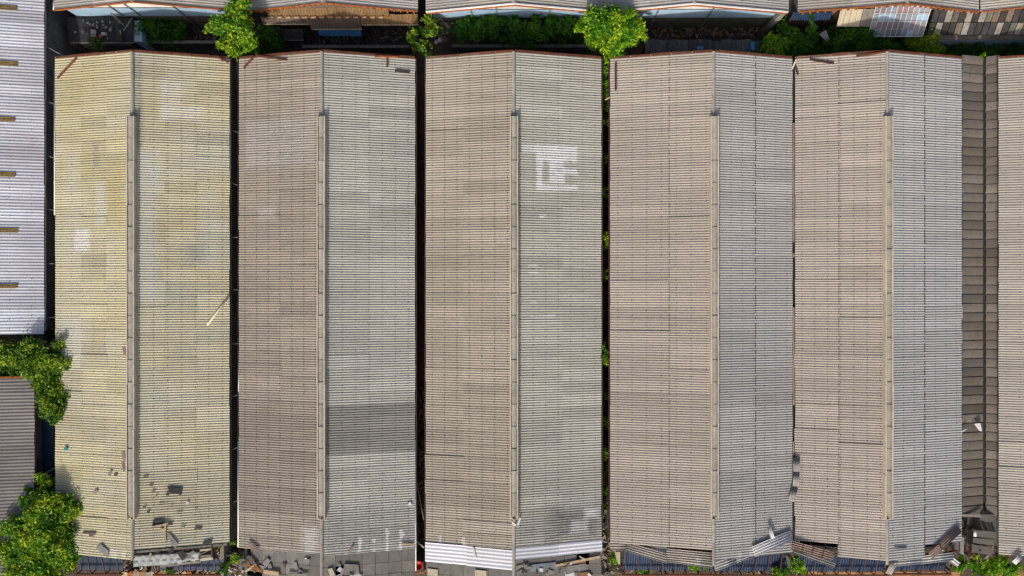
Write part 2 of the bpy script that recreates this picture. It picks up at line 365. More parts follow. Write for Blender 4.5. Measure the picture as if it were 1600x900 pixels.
def gutter(parent, x, z, y0, y1, mat, w=.14, name='gutter'):
    b = MB(); b.box(x - w/2, x + w/2, y0, y1, z - .03, z); b.box(x - w/2, x - w/2 + .02, y0, y1, z, z + .09); b.box(x + w/2 - .02, x + w/2, y0, y1, z, z + .09)
    return b.build(name, mat, parent)

def shed(label, xl, xm, xr, ytop, ybl, ybr, ml, mr, sl_, sr_, skl=lambda r, c, n: False, skr=lambda r, c, n: False, tl=lambda f, c: .5, tr=lambda f, c: .5,
         vent=True, gutl=None, gutr=None, wall_s=None, ridge_s=None):
    XL, XR = P(xl, 0, EZ).x, P(xr, 0, EZ).x; XM = P(xm, 0, RZ).x
    yn = P(0, ytop, EZ).y; ysl = P(0, ybl, EZ).y; ysr = P(0, ybr, EZ).y
    ys = min(ysl, ysr) if wall_s is None else wall_s
    t = thing('warehouse', ((XL + XR)/2, (yn + ys)/2, 0), label, 'warehouse', 'long warehouses side by side')
    sL = roof_slope(t, label + 'L', ml, XL, EZ, XM, RZ, yn, ysl, sl_, skip=skl, tint=tl)
    sR = roof_slope(t, label + 'R', mr, XR, EZ, XM, RZ, yn, ysr, sr_, skip=skr, tint=tr)
    walls(t, XL + .32, XR - .32, ys + .4, yn - .45, EZ, XM, RZ, M['wall'])
    # rusty verge flashing at the north gable
    for xe in (XL, XR):
        a = Vector((xe, yn + .06, EZ + .0)); b_ = Vector((XM, yn + .06, RZ + .0))
        n = 5
        for i in range(n):
            MB().beam(a.lerp(b_, i/n), a.lerp(b_, (i + .97)/n) + Vector((0, R.uniform(-.03, .03), 0)), .17 + R.uniform(-.03, .03), .07).build('verge_strip', M['rust'], t)
    for xe, gm_, sgn in ((XL, gutl, -1), (XR, gutr, 1)):
        if gm_: gutter(t, xe + sgn * .085, EZ - .13, (ysl if sgn < 0 else ysr) + .3, yn - .05, gm_)
    # ridge: plain caps at both ends, a long raised vent between
    yv0, yv1 = P(0, 181, RZ + .35).y, P(0, 812, RZ + .35).y
    rs = min(ysl, ysr) if ridge_s is None else ridge_s
    def cap(y0, y1):
        pts = []
        for dx, dz in ((-.13, .0), (-.09, .045), (-.05, .075), (0, .09), (.05, .075), (.09, .045), (.13, .0)): pts.append((XM + dx, y0, RZ + .035 + dz))
        MB().prism(pts, (0, y1 - y0, 0)).build('ridge_cap', M['cap'], t, False)
    for a, b_ in ((yv0 + .02, yn), (rs, yv1 - .02)):
        k = max(1, round((b_ - a) / 1.75))
        for i in range(k): cap(a + (b_ - a) * i / k, a + (b_ - a) * (i + 1) / k - .012)
    zb, zt = RZ - .05, RZ + .36
    vb = MB()                                              # low kerb inside the vent
    vb.box(XM - .2, XM + .2, yv1 + .25, yv0 - .06, zb, zt - .16)
    v = vb.build('ridge_vent', M['wall'], t)
    for sgn in (-1, 1):
        k = 9; y = yv0
        for i in range(k):
            y2 = yv0 + (yv1 - yv0) * (i + 1) / k
            x0 = XM + sgn * .27 + R.uniform(-.016, .016)
            MB().box(x0 - .05, x0 + .05, y2 + .015, y, zb, zt + R.uniform(-.01, .015)).build('vent_board', M['board'], v); y = y2
    k = 18
    for i in range(k):
        y1 = yv0 - .05 - (yv0 - yv1 - .35) * i / k; y0 = yv0 - .05 - (yv0 - yv1 - .35) * (i + 1) / k
        b = MB(); zz = zt - .09 + R.uniform(-.012, .012); tl_ = .045
        prof = [(-.205, -.02), (-.12, .03), (0, .05), (.12, .03), (.205, -.02)]
        vs = [(XM + dx, y1 + .03, zz + dz + tl_) for dx, dz in prof] + [(XM + dx, y0, zz + dz) for dx, dz in prof]
        vs += [(a[0], a[1], a[2] - .02) for a in vs]
        b.add(vs, [(j, j+1, 6+j, 5+j) for j in range(4)] + [(15+j, 16+j, 11+j, 10+j) for j in range(4)] + [(5+j, 6+j, 16+j, 15+j) for j in range(4)])
        b.build('cap_panel', M['cap'], v)
    SHEDS.append((XL, XM, XR))
    return t, sL, sR, (XL, XM, XR, yn, ysl, ysr)

def on_roof(px, py, off=.09):
    z = EZ
    for _ in range(8):
        X = (px - 800) * (CAMH - z) / F
        for XL, XM, XR in SHEDS:
            if XL - .3 <= X <= XR + .3:
                f = (X - XL)/(XM - XL) if X < XM else (XR - X)/(XR - XM); z = EZ + (RZ - EZ) * f + off
    X = (px - 800) * (CAMH - z) / F
    return Vector((X, (450 - py) * (CAMH - z) / F, z))

def panels(slope, key, cols, rows, size_v, first_v, mat, south_first, skip=(), name='flat_panel', zoff=.02):
    """flat cement panels continuing a slope southwards; v measured in the slope frame past its south end"""
    so_, T, L, right, Ly = slope
    cw = L / cols
    me = MB().box(.012, cw - .012, .012, size_v - .012, -.02, 0).mesh('flat_panel', mat)
    for r in range(rows):
        for c in range(cols):
            if (r, c) in skip: continue
            v = (Ly + first_v + r * size_v) if right else (-first_v - (r + 1) * size_v)
            lo = Matrix.Translation((c * cw, v, zoff + R.uniform(0, .012))) @ Matrix.Rotation(R.gauss(0, .006), 4, 'Z')
            s = link(name, me, so_, lo); s['tint'] = R.uniform(.3, .7)

# --- the five big sheds and the one cut by the frame
def dk(lo, hi, v): return lambda f, c: (v if lo <= f <= hi else .5) + R.uniform(-.03, .03)
def noisy(s): return lambda f, c: .5 + R.gauss(0, s)
W1 = shed('khaki corrugated warehouse roof with white paint blotches beside the silver roof', 87, 207, 358, 91, 863, 846, M['r1l'], M['r1r'], (.34, .67), (.34, .67),
          tl=noisy(.06), tr=noisy(.06), gutr=M['maroon'])
def t2r(f, c): return (.10 if .695 < f < .79 else .5) + R.gauss(0, .025)
def band(*b):
    def g_(f, c):
        v = .5
        for lo, hi, q in b:
            if lo <= f < hi: v = q
        return v + R.gauss(0, .035)
    return g_
t2l = band((0, .12, .56), (.12, .26, .44), (.6, .72, .45), (.72, .92, .36), (.92, 1, .54))
YS2 = P(0, 902, EZ).y
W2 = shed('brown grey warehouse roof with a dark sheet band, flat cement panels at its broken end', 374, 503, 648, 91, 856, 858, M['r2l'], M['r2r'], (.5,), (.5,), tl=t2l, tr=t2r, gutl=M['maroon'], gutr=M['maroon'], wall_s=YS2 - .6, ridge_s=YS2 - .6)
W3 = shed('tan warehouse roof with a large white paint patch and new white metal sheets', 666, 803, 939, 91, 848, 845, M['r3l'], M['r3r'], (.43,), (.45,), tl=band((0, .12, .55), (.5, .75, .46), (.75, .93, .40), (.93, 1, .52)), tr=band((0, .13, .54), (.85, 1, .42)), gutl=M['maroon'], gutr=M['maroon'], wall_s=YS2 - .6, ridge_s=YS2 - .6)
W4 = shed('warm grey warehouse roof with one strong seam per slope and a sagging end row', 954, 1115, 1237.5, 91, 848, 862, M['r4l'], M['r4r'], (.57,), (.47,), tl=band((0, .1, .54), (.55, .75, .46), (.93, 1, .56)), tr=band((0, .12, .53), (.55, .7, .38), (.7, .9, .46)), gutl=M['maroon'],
          skr=lambda r, c, n: False, ridge_s=P(0, 884, RZ).y)
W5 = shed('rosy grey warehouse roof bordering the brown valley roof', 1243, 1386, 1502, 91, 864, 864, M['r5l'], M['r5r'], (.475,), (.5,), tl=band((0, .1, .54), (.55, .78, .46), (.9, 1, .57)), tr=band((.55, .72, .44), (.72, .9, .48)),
          skl=lambda r, c, n: r >= n-1 and c == 0, skr=lambda r, c, n: (r >= n-1 and c == 0), ridge_s=P(0, 882, RZ).y)
W6 = shed('buff warehouse roof beyond the brown valley roof', 1561, 1716, 1858, 91, 866, 866, M['r6'], M['r6'], (.5,), (.5,), tl=noisy(.03), tr=noisy(.03))

def slope_info(Wt, left):
    t, sL, sR, (XL, XM, XR, yn, ysl, ysr) = Wt
    s = sL if left else sR
    return (s[0], s[1], s[2], not left, yn - (ysl if left else ysr))
panels(slope_info(W2, True), 'a', 7, 3, .92, -.05, M['flat'], 0, skip=((0, 0), (2, 0), (2, 1)))
panels(slope_info(W2, False), 'b', 7, 3, .92, -.05, M['flat'], 0, skip=((1, 5), (2, 5), (2, 6)))
panels(slope_info(W3, True), 'c', 7, 2, .92, 1.55, M['flat'], 0, skip=((1, 6),))
panels(slope_info(W3, False), 'd', 7, 3, .86, .93, M['flat'], 0, skip=((0, 1), (2, 5)))
def metal_strip(info, spans, v0, width, name='new_metal_sheet'):
    so_, T, L, right, Ly = info
    for a, b, dv, ang in spans:
        n = max(3, round(width / .30)); me = sheet_mesh('metal%.2f%.2f%.2f' % (a, b, width), (b - a) * L, M['newmetal'], n, width / (n + .45), .014)
        v = Ly + v0 + dv if right else -v0 - dv - width
        s = link(name, me, so_, Matrix.Translation((a * L, v, .05)) @ Matrix.Rotation(ang, 4, 'Z')); s['tint'] = R.uniform(.45, .62)
metal_strip(slope_info(W3, True), ((-.01, .49, 0, .0), (.47, .985, .03, -.01)), -.08, 1.6)
metal_strip(slope_info(W3, False), ((-.01, .52, -.06, .012), (.50, .985, 0, 0)), -.05, .98)

# a raised dark joint strip along the sheet laps of the seam-lined roofs
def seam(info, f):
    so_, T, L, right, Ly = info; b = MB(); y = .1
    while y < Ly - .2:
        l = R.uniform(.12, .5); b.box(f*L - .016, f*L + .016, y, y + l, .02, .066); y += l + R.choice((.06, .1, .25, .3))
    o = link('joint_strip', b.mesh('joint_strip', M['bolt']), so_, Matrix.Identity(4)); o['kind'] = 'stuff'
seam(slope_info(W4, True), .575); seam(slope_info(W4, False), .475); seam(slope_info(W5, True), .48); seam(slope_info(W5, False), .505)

# --- silver shed and mauve shed at the left border
def side_shed(label, xe, xr_px, ytop, ybot, ez, rz, mat, pitch, cover, tint):
    XE = P(xe, 0, ez).x; XM = P(xr_px, 0, rz).x; XL = 2*XM - XE
    yn, ys = P(0, ytop, ez).y, P(0, ybot, ez).y
    t = thing('side_warehouse', ((XL + XE)/2, (yn + ys)/2, 0), label, 'warehouse')
    roof_slope(t, label + 'R', mat, XE, ez, XM, rz, yn, ys, (.5,), cover, pitch, tint=tint, bolts=True, boltcols=5, jit=.035, over=.1)
    roof_slope(t, label + 'L', mat, XL, ez, XM, rz, yn, ys, (), cover, pitch, tint=tint, bolts=False)
    walls(t, XL + .3, XE - .3, ys + .3, yn - .3, ez, XM, rz, M['wall'])
    MB().prism([(XM - .25, ys, rz - .02), (XM, ys, rz + .1), (XM + .25, ys, rz - .02)], (0, yn - ys, 0)).build('ridge_cap', M['cap'], t)
    return t, XE, XM, yn, ys
SS, sxe, sxm, syn, sys_ = side_shed('bright silver white warehouse roof with brown skylight strips', 67, -110, -60, 520, EZ, RZ, M['silver'], .25, 4, lambda f, c: .5 + R.gauss(0, .10))
gutter(SS, sxe + .13, EZ - .12, sys_ + .2, syn, M['steel'])
for py in (13, 100, 187, 273, 360, 447):
    b = MB(); z0 = EZ + .055
    x0, x1 = P(-8, py, 5.3).x, P(28 + R.uniform(-3, 3), py, 5.3).x; yc = P(0, py, 5.4).y
    def zz(x): return EZ + (sxe - x)/(sxe - sxm)*(RZ - EZ) + .07
    for k in range(3):
        b.prism([(x0, yc - .19 + k*.13, zz(x0)), (x1 - R.uniform(0, .25), yc - .19 + k*.13, zz(x1)), (x1, yc - .085 + k*.13, zz(x1)), (x0, yc - .085 + k*.13, zz(x0))], (0, 0, .03))
    b.build('skylight', M['sky_light'], SS)
LS, lxe, lxm, lyn, lys = side_shed('mauve grey corrugated roof half hidden by the bushy tree', 52, -110, 590, 905, 4.6, 5.8, M['mauve'], .27, 4, lambda f, c: R.choice((.35, .5, .5, .6)))
MB().beam((lxm, lyn + .05, 5.8), (lxe, lyn + .05, 4.62), .16, .1).build('verge_strip', M['rustlit'], LS)
gutter(LS, lxe + .12, 4.48, lys, lyn, M['maroon'])

# --- brown valley roof between the two right sheds
xa, xg0, xg1, xb = P(1503, 0, 4.5).x, P(1534, 0, 4.0).x, P(1541, 0, 4.0).x, P(1562, 0, 4.5).x
yn, ys = P(0, 88, 4.3).y, P(0, 806, 4.3).y
VR = thing('valley_roof', ((xa + xb)/2, (yn + ys)/2, 0), 'low brown valley roof of lapped cement sheets between two warehouses', 'roof')
nv = 50; hv = (yn - ys)/nv
VB = MB(); VB.box(xg0 + .02, xg1 - .02, ys, yn, 3.80, 3.86); VB.box(xg0 - .02, xg0 + .02, ys, yn, 3.80, 4.0); VB.box(xg1 - .02, xg1 + .02, ys, yn, 3.80, 4.0)
VB.build('valley_gutter', M['bolt'], VR)
MB().box(xa + .1, xb - .1, ys + .1, ys + .25, 0, 3.75).build('end_wall', M['wall'], VR)
MB().box(xa + .1, xb - .1, yn - .25, yn - .1, 0, 3.75).build('end_wall', M['wall'], VR)
def vsheet(x0, z0, x1, z1, y_s, h, n=5, bow=.045):
    m = MB(); pr = []
    for i in range(n + 1): f = i/n; pr.append((y_s + h*1.06*f, .065*f + bow*math.sin(math.pi*f)*.6))
    for x, z in ((x0, z0), (x1, z1)):
        for y, dz in pr: m.v.append((x, y, z + dz))
    k = n + 1
    for i in range(n): m.f.append((i, k+i, k+i+1, i+1))
    b = len(m.v); m.v += [(v[0], v[1], v[2] - .05) for v in m.v[:]]
    for i in range(n): m.f.append((b+i+1, b+k+i+1, b+k+i, b+i))
    m.f += [(0, b, b+k, k)]
    return m
for r in range(nv):
    for x0, z0, x1, z1 in ((xa, 4.5, xg0 + .05, 4.02), (xg1 - .05, 4.02, xb, 4.5)):
        s = vsheet(x0, z0, x1, z1, ys + r*hv + R.uniform(-.02, .02), hv).build('valley_sheet', M['valley'], VR)
        s['tint'] = R.choice((.15, .35, .5, .5, .6, .75))

# low clutter in the broken south end of the valley
def poly_plate(name, pts, z, mat, label, cat, th=.05, group=None, roof=False, off=.09, tilt=0):
    q = [on_roof(x, y, off) if roof else P(x, y, z + tilt*i) for i, (x, y) in enumerate(pts)]
    c = sum(q, Vector())/len(q); b = MB().prism([p - c for p in q], (0, 0, th))
    o = link(name, b.mesh(name, mat)); o.location = c
    return tag(o, label, cat, group)
def flipfix(pts):                       # keep rings counter-clockwise seen from above (y down in pixels)
    a = sum(pts[i][0]*pts[(i+1) % len(pts)][1] - pts[(i+1) % len(pts)][0]*pts[i][1] for i in range(len(pts)))
    return pts if a < 0 else pts[::-1]

# ------------------------------------------------------------------ loose things on the roofs
def bar(name, a, b, w, mat, label, cat, h=.06, off=.10, z=None, group=None, rnd=False):
    A = on_roof(*a, off) if z is None else P(a[0], a[1], z if not isinstance(z, tuple) else z[0])
    B = on_roof(*b, off) if z is None else P(b[0], b[1], z if not isinstance(z, tuple) else z[1])
    c = (A + B)/2; m = MB()
    if rnd: m.tube(A - c, B - c, w/2, w/2, 10)
    else: m.beam(A - c, B - c, w, h)
    o = link(name, m.mesh(name, mat, rnd)); o.location = c
    return tag(o, label, cat, group)
G = 'rusty steel offcuts on the north roof ends'
bar('steel_offcut', (90, 122), (119, 91), .15, M['rust'], 'rusty strip lying diagonally across the khaki roof corner', 'metal strip', group=G)
bar('steel_offcut', (341, 90), (357, 97), .15, M['rust'], 'short rusty strip at the khaki roof corner near the green tree', 'metal strip', group=G)
bar('steel_offcut', (381, 106), (398, 88), .13, M['rust'], 'rusty strip angled at the brown roof corner by the narrow alley', 'metal strip', group=G)
bar('steel_offcut', (400, 87), (448, 93.5), .14, M['rust'], 'long rusty strip slipped from the brown roof verge', 'metal strip', group=G)
bar('steel_offcut', (585, 88), (622, 89), .13, M['rustlit'], 'orange rusty strip laid along the brown roof verge', 'metal strip', group=G)
bar('steel_offcut', (605, 90), (605, 105), .12, M['rust'], 'rusty strip pointing down slope from the brown roof verge', 'metal strip', group=G)
bar('steel_offcut', (617, 110), (640, 113), .15, M['maroon'], 'dark maroon strip lying loose on the brown roof', 'metal strip', group=G)
bar('steel_offcut', (962, 98), (962, 141), .14, M['maroon'], 'maroon strip parallel to the eave of the seamed roof', 'metal strip', group=G)
bar('steel_offcut', (1265, 93), (1303, 99), .15, M['maroon'], 'dark strip lying loose on the rosy roof', 'metal strip', group=G)
bar('steel_offcut', (1338, 88), (1384, 81), .14, M['rust'], 'rusty strip along the rosy roof verge up to its ridge', 'metal strip', group=G)
bar('steel_offcut', (1244, 93), (1238, 107), .12, M['pole'], 'pale strip standing across the gutter joint of two roofs', 'metal strip', group=G, off=.2)
bar('steel_offcut', (1241, 100), (1247, 117), .13, M['maroon'], 'maroon strip across the gutter joint of two roofs', 'metal strip', group=G, off=.15)
bar('pole', (324, 508), (358, 462), .14, M['pole'], 'long cream pole lying diagonally on the khaki roof', 'pole', off=.16, rnd=True)
bar('timber', (238, 823), (263, 818), .11, M['wood'], 'pale timber, head of the T on the khaki roof', 'timber', off=.18)
bar('timber', (258.5, 819), (258, 846), .11, M['wood'], 'pale timber, stem of the T on the khaki roof', 'timber')
bar('timber', (250, 826), (256, 827), .1, M['wood'], 'short white timber stub beside the T of timbers', 'timber')
bar('timber', (229, 884), (236, 864), .13, M['conc'], 'grey plank propped over the torn grey tarpaulin', 'timber', z=(4.9, 5.9))
for i, (pts, lab, m) in enumerate((
    ([(262, 760), (285, 763), (283, 773), (266, 770)], 'dark slate grey sheet piece beside a roof hole on khaki roof', 'darkslat'),
    ([(150, 857), (158, 850), (170, 861), (168, 871)], 'grey diamond shaped sheet piece by the khaki roof end', 'loosegrey'),
    ([(129, 831), (150, 832), (149, 836), (143, 838), (140, 838), (139, 834), (130, 834)], 'brown irregular broken scrap near the bushy tree', 'dullrust'),
    ([(168, 742), (173, 734), (176, 736), (172, 744)], 'small grey chip below the ridge vent of khaki roof', 'loosegrey'),
    ([(178, 740), (183, 740), (183, 744), (179, 744)], 'small dark chip beside the ridge vent of khaki roof', 'dullrust'),
    ([(147, 766), (152, 764), (153, 770), (148, 771)], 'small square grey chip on khaki roof left slope', 'loosegrey'),
    ([(239, 813), (256, 811), (258, 818), (244, 821), (238, 821)], 'charcoal broken sheet under the T of timbers', 'darkslat'),
    ([(259, 817), (270, 817), (270, 820), (262, 821)], 'charcoal sliver beside the T of timbers', 'darkslat'),
    ([(304, 824), (315, 824), (315, 828), (304, 828)], 'rectangular brown patch on khaki roof right slope', 'dullrust'),
    ([(261, 834), (266, 834), (279, 850), (274, 856), (270, 853)], 'curled grey sheet piece at the foot of the T', 'loosegrey'),
    ([(266, 856), (272, 856), (271, 863), (265, 862)], 'small black square scrap above the grey tarpaulin', 'darkslat'),
    ([(276, 863), (284, 860), (296, 868), (285, 876)], 'dark broken sheet sliding onto the grey tarpaulin', 'darkslat'),
    ([(290, 868), (302, 860), (306, 863), (295, 874)], 'dark broken sheet leaning over the tarpaulin edge', 'loosegrey'),
    ([(233, 757), (239, 757), (239, 759), (233, 759)], 'thin dark chip next to the ridge vent', 'darkslat'),
    ([(316, 847), (331, 843), (331, 848), (318, 850)], 'dark sheet strip above the wooden frame', 'darkslat'))):
    poly_plate('broken_sheet', flipfix(pts), 0, M[m], lab, 'broken sheet', .035, 'broken sheet pieces on the khaki roof', True)
for px, py, w, h in ((228, 745, 8, 1.6), (240, 768, 6, 1.5), (252, 788, 9, 1.4), (226, 792, 6, 1.4), (280, 802, 9, 1.5), (268, 791, 4, 1.2), (232, 800, 5, 3), (245, 774, 3, 1.5), (286, 822, 8, 1.5), (262, 772, 5, 4), (306, 797, 4, 1.2)):
    poly_plate('broken_sheet', flipfix([(px - w/2, py - h/2), (px + w/2, py - h/2), (px + w/2 - .8, py + h/2), (px - w/2 + .8, py + h/2)]), 0, M['darkslat'],
               'small dark sliver scattered on the right slope of khaki roof', 'broken sheet', .03, 'dark slivers on the khaki roof', True)
for a, b, lab in (((193, 541), (196, 554), 'brown board dislodged from the khaki roof vent, mid length'), ((192.5, 704), (194.5, 720), 'brown board dislodged from the vent, upper of two'), ((192, 721), (195, 737), 'brown board dislodged from the vent, lower of two')):
    bar('loose_board', a, b, .22, M['loosetan'], lab, 'board', off=.3)
poly_plate('plastic_scrap', flipfix([(100, 699), (105, 698), (106, 703), (101, 704)]), 0, M['teal'], 'small teal plastic scrap on the khaki roof', 'scrap', .05, None, True)
poly_plate('plastic_scrap', flipfix([(291, 784), (295, 784), (295, 788), (292, 788)]), 0, M['white'], 'small white plastic scrap on the khaki roof', 'scrap', .05, None, True)
poly_plate('plastic_scrap', flipfix([(636, 789), (641, 783), (644, 790)]), 0, M['white'], 'white plastic scrap by the brown roof eave', 'scrap', .05, None, True)
bar('white_strip', (800, 816), (806, 821), .12, M['white'], 'white strip crossing the ridge end of tan roof', 'strip', off=.15)
bar('white_strip', (813, 809), (809, 821), .13, M['white'], 'white strip standing beside the ridge end of tan roof', 'strip', off=.2)
bar('white_strip', (740, 857), (743, 872), .12, M['white'], 'white strip lying across the new metal sheets', 'strip', off=.14)
bar('timber', (545, 867), (552, 853), .16, M['loosetan'], 'brown timber splinter at the edge of brown roof panels', 'timber', off=.14)
bar('timber', (627, 850), (646, 850), .1, M['wood'], 'pale batten exposed at the lower brown roof eave', 'timber')

def loose_corr(a, b, w, mat, label, z=None, off=.14, n=None, bands=0, group='loose corrugated sheets over the south eaves'):
    A = on_roof(*a, off) if z is None else P(*a, z[0]); B = on_roof(*b, off) if z is None else P(*b, z[1])
    L = (B - A).length; d = (B - A)/L
    side = Vector((0, 0, 1)).cross(d).normalized(); nrm = d.cross(side).normalized()
    n = n or max(2, round(w/.2)); m = MB(); SEG = 8; K = n*SEG
    c = (A + B)/2
    for th in (0, -.025):
        for i in range(K + 1):
            v = (i/K - .5)*w; zz = .035*math.cos(2*math.pi*i/SEG) + th
            for u in (-L/2, L/2): m.v.append(tuple(d*u + side*v + nrm*zz))
    o2 = 2*(K + 1)
    for i in range(K): m.f += [(2*i, 2*i+1, 2*i+3, 2*i+2), (o2+2*i, o2+2*i+2, o2+2*i+3, o2+2*i+1), (2*i, 2*i+2, o2+2*i+2, o2+2*i), (2*i+1, o2+2*i+1, o2+2*i+3, 2*i+3)]
    m.f += [(0, o2, o2+1, 1), (2*K, 2*K+1, o2+2*K+1, o2+2*K)]
    o = link('loose_sheet', m.mesh('loose_sheet', mat, True)); o.location = c
    tag(o, label, 'metal sheet', group); o['tint'] = .5
    for i in range(bands):
        u = L*((i + 1)/(bands + 1) - .5)
        q = MB().beam(d*u - side*w*.5 + nrm*.045, d*u + side*w*.5 + nrm*.045, .07, .03, nrm).mesh('batten', M['maroon'])
        bo = link('batten', q, o, Matrix.Identity(4))
    return o
loose_corr((1177, 862), (1237, 836), .85, M['loosewhite'], 'white corrugated sheet slipped diagonally at the seamed roof corner', off=.2, bands=0)
loose_corr((1201, 823), (1208, 842), .3, M['loosewhite'], 'narrow white scrap sheet standing on the diagonal white sheet', off=.3)
loose_corr((1244, 715), (1244.5, 737), .55, M['loosegrey'], 'weathered sheet over the joint gutter, upper of three', off=.25)
loose_corr((1244, 738), (1243.5, 760), .52, M['loosegrey'], 'weathered sheet over the joint gutter, middle of three', off=.25)
loose_corr((1242, 761), (1236.5, 783), .5, M['loosegrey'], 'weathered sheet over the joint gutter, tilted lowest of three', off=.28)
loose_corr((1238, 852), (1302, 870), .72, M['loosetan'], 'brown ribbed sheet with dark battens slipped at rosy roof corner', off=.2, bands=3)
loose_corr((1241, 862), (1305, 884), .38, M['loosegrey'], 'grey narrow sheet hanging below the brown ribbed sheet', z=(5.0, 4.7), bands=0)
loose_corr((1454, 869), (1500, 826), .55, M['loosetan'], 'brown ribbed sheet laid diagonally at the valley end', off=.22, bands=2)
loose_corr((1470, 862), (1498, 883), .45, M['loosewhite'], 'white ribbed sheet propped towards the weeds at the valley end', z=(5.3, 4.4), bands=1)
loose_corr((1388, 897), (1398, 877), .5, M['loosegrey'], 'grey sheet stub by the rosy roof ridge end', z=(5.9, 6.3))
loose_corr((1584, 880), (1596, 868), .4, M['loosewhite'], 'white sheet stub on the buff roof edge', z=(5.5, 5.6))
loose_corr((953, 853), (978, 853), .68, M['r4l'], 'short sagging sheet at the eave end of the seamed roof', z=(4.75, 4.95))
loose_corr((979, 854), (1043, 873), .75, M['r4l'], 'long sagging sheet drooping from the seamed roof end', z=(4.9, 5.6))
loose_corr((1041, 866), (1114, 873), .95, M['r4l'], 'end row sheet sagging beside the seamed roof ridge', z=(5.75, 6.5))
loose_corr((1041, 872), (1113, 882), .6, M['r4l'], 'lowest end row sheet sagging beside the seamed roof ridge', z=(5.6, 6.4))
loose_corr((1116, 884), (1152, 871), .85, M['r4r'], 'patched sheet sagging right of the seamed roof ridge', z=(6.4, 5.9))
loose_corr((1150, 872), (1177, 864), .72, M['r4r'], 'patched sheet next to the diagonal white sheet', z=(5.95, 5.7))
loose_corr((1398, 878), (1440, 874), .7, M['r5r'], 'patched end row sheet beside the grey stub, rosy roof', z=(6.3, 5.75))
loose_corr((1438, 875), (1490, 869), .66, M['r5r'], 'patched end row sheet under the brown diagonal sheet', z=(5.7, 5.1))
bar('timber', (1398, 857), (1417, 857), .12, M['loosegrey'], 'thin grey batten lying on the rosy roof right slope', 'timber')
bar('plumbing_pipe', (1503, 674), (1512, 669), .1, M['whitepipe'], 'short white pipe poking onto the valley roof', 'pipe', z=(4.8, 4.8), rnd=True)
poly_plate('plastic_scrap', flipfix([(1522, 662), (1531, 661), (1534, 674), (1530, 673)]), 4.5, M['white'], 'white triangular scrap on the valley roof gutter', 'scrap')

# broken valley end
for pts, z, lab, m, th in (
    ([(1502, 803), (1532, 803), (1533, 808), (1502, 807)], 4.5, 'pale plank closing the valley roof end', 'conc', .08),
    ([(1530, 812), (1534, 804), (1558, 803), (1558, 812), (1545, 816)], 4.3, 'curled cement sheet at the valley roof break', 'flat', .05),
    ([(1522, 828), (1557, 831), (1556, 842), (1523, 838)], 4.1, 'cement sheet with a white curled edge at the valley end', 'flat', .05),
    ([(1520, 840), (1556, 843), (1553, 852), (1520, 848)], 4.0, 'second cement sheet slumped at the valley end', 'flat', .05),
    ([(1518, 850), (1553, 856), (1551, 868), (1518, 862)], 3.9, 'third cement sheet slumped at the valley end', 'flat', .05),
    ([(1500, 838), (1506, 840), (1505, 868), (1491, 858), (1492, 846)], 3.7, 'dark broken slab against the rosy warehouse corner', 'loosegrey', .06),
    ([(1511, 808), (1521, 809), (1519, 855), (1509, 860)], 2.2, 'upright mossy concrete strip in the valley end gap', 'darkconc', .06)):
    poly_plate('broken_slab', flipfix(pts), z, M[m], lab, 'broken slab', th, 'broken slabs at the valley end')
bar('white_roll', (1523.5, 828), (1523.5, 838), .22, M['white'], 'white rolled edge at the valley sheet end', 'roll', z=(4.3, 4.3), rnd=True)
for a, b, lab in (((1523, 871), (1532, 860), 'dark frame bar leaning in the weeds'), ((1532, 860), (1556, 868), 'dark frame bar crossing above the weeds')):
    bar('frame_bar', a, b, .12, M['bolt'], lab, 'bar', z=(3.6, 4.0))

# joint gutter between the seamed and rosy roofs, pieces of brown board
xj = P(1240.3, 0, EZ).x
JG = thing('joint_gutter', (xj, 0, 0), 'narrow gutter between seamed and rosy roofs, partly boarded', 'gutter')
MB().box(xj - .1, xj + .1, P(0, 860, EZ).y, P(0, 93, EZ).y, EZ - .22, EZ - .16).build('gutter_bed', M['bolt'], JG)
for a, b in ((192, 378), (480, 510), (510, 560), (560, 633), (395, 402), (690, 712)):
    MB().box(xj - .075, xj + .06, P(0, b, EZ).y, P(0, a, EZ).y, EZ - .05, EZ + .0).build('cover_board', M['loosetan'], JG)
MB().box(xj - .03, xj + .03, P(0, 860, EZ).y, P(0, 785, EZ).y, EZ - .05, EZ - .01).build('cover_board', M['bolt'], JG)

AR = thing('added_alley_sheet', P(71, 700, 0), 'low dark blue sheet roof in the alley beside mauve roof', 'roof')  # added sheet whose blue stands in for the alley's bluish shade
a, b = P(59, 650, 3.2), P(85, 757, 3.0)
for i in range(5):
    y0 = b.y + (a.y - b.y)*i/5; y1 = b.y + (a.y - b.y)*(i + 1)/5; dz = R.uniform(0, .04)
    MB().prism([(a.x, y0 + .01, 3.1 + dz), (b.x, y0 + .01, 3.0 + dz), (b.x, y1 + .05, 3.0 + dz), (a.x, y1 + .05, 3.1 + dz)], (0, 0, .03)).build('roof_sheet', M['alleyshade'], AR)
for y in (b.y + .2, a.y - .2): MB().box(a.x + .1, a.x + .2, y - .05, y + .05, 0, 3.05).build('post', M['maroon'], AR); MB().box(b.x - .2, b.x - .1, y - .05, y + .05, 0, 2.97).build('post', M['maroon'], AR)
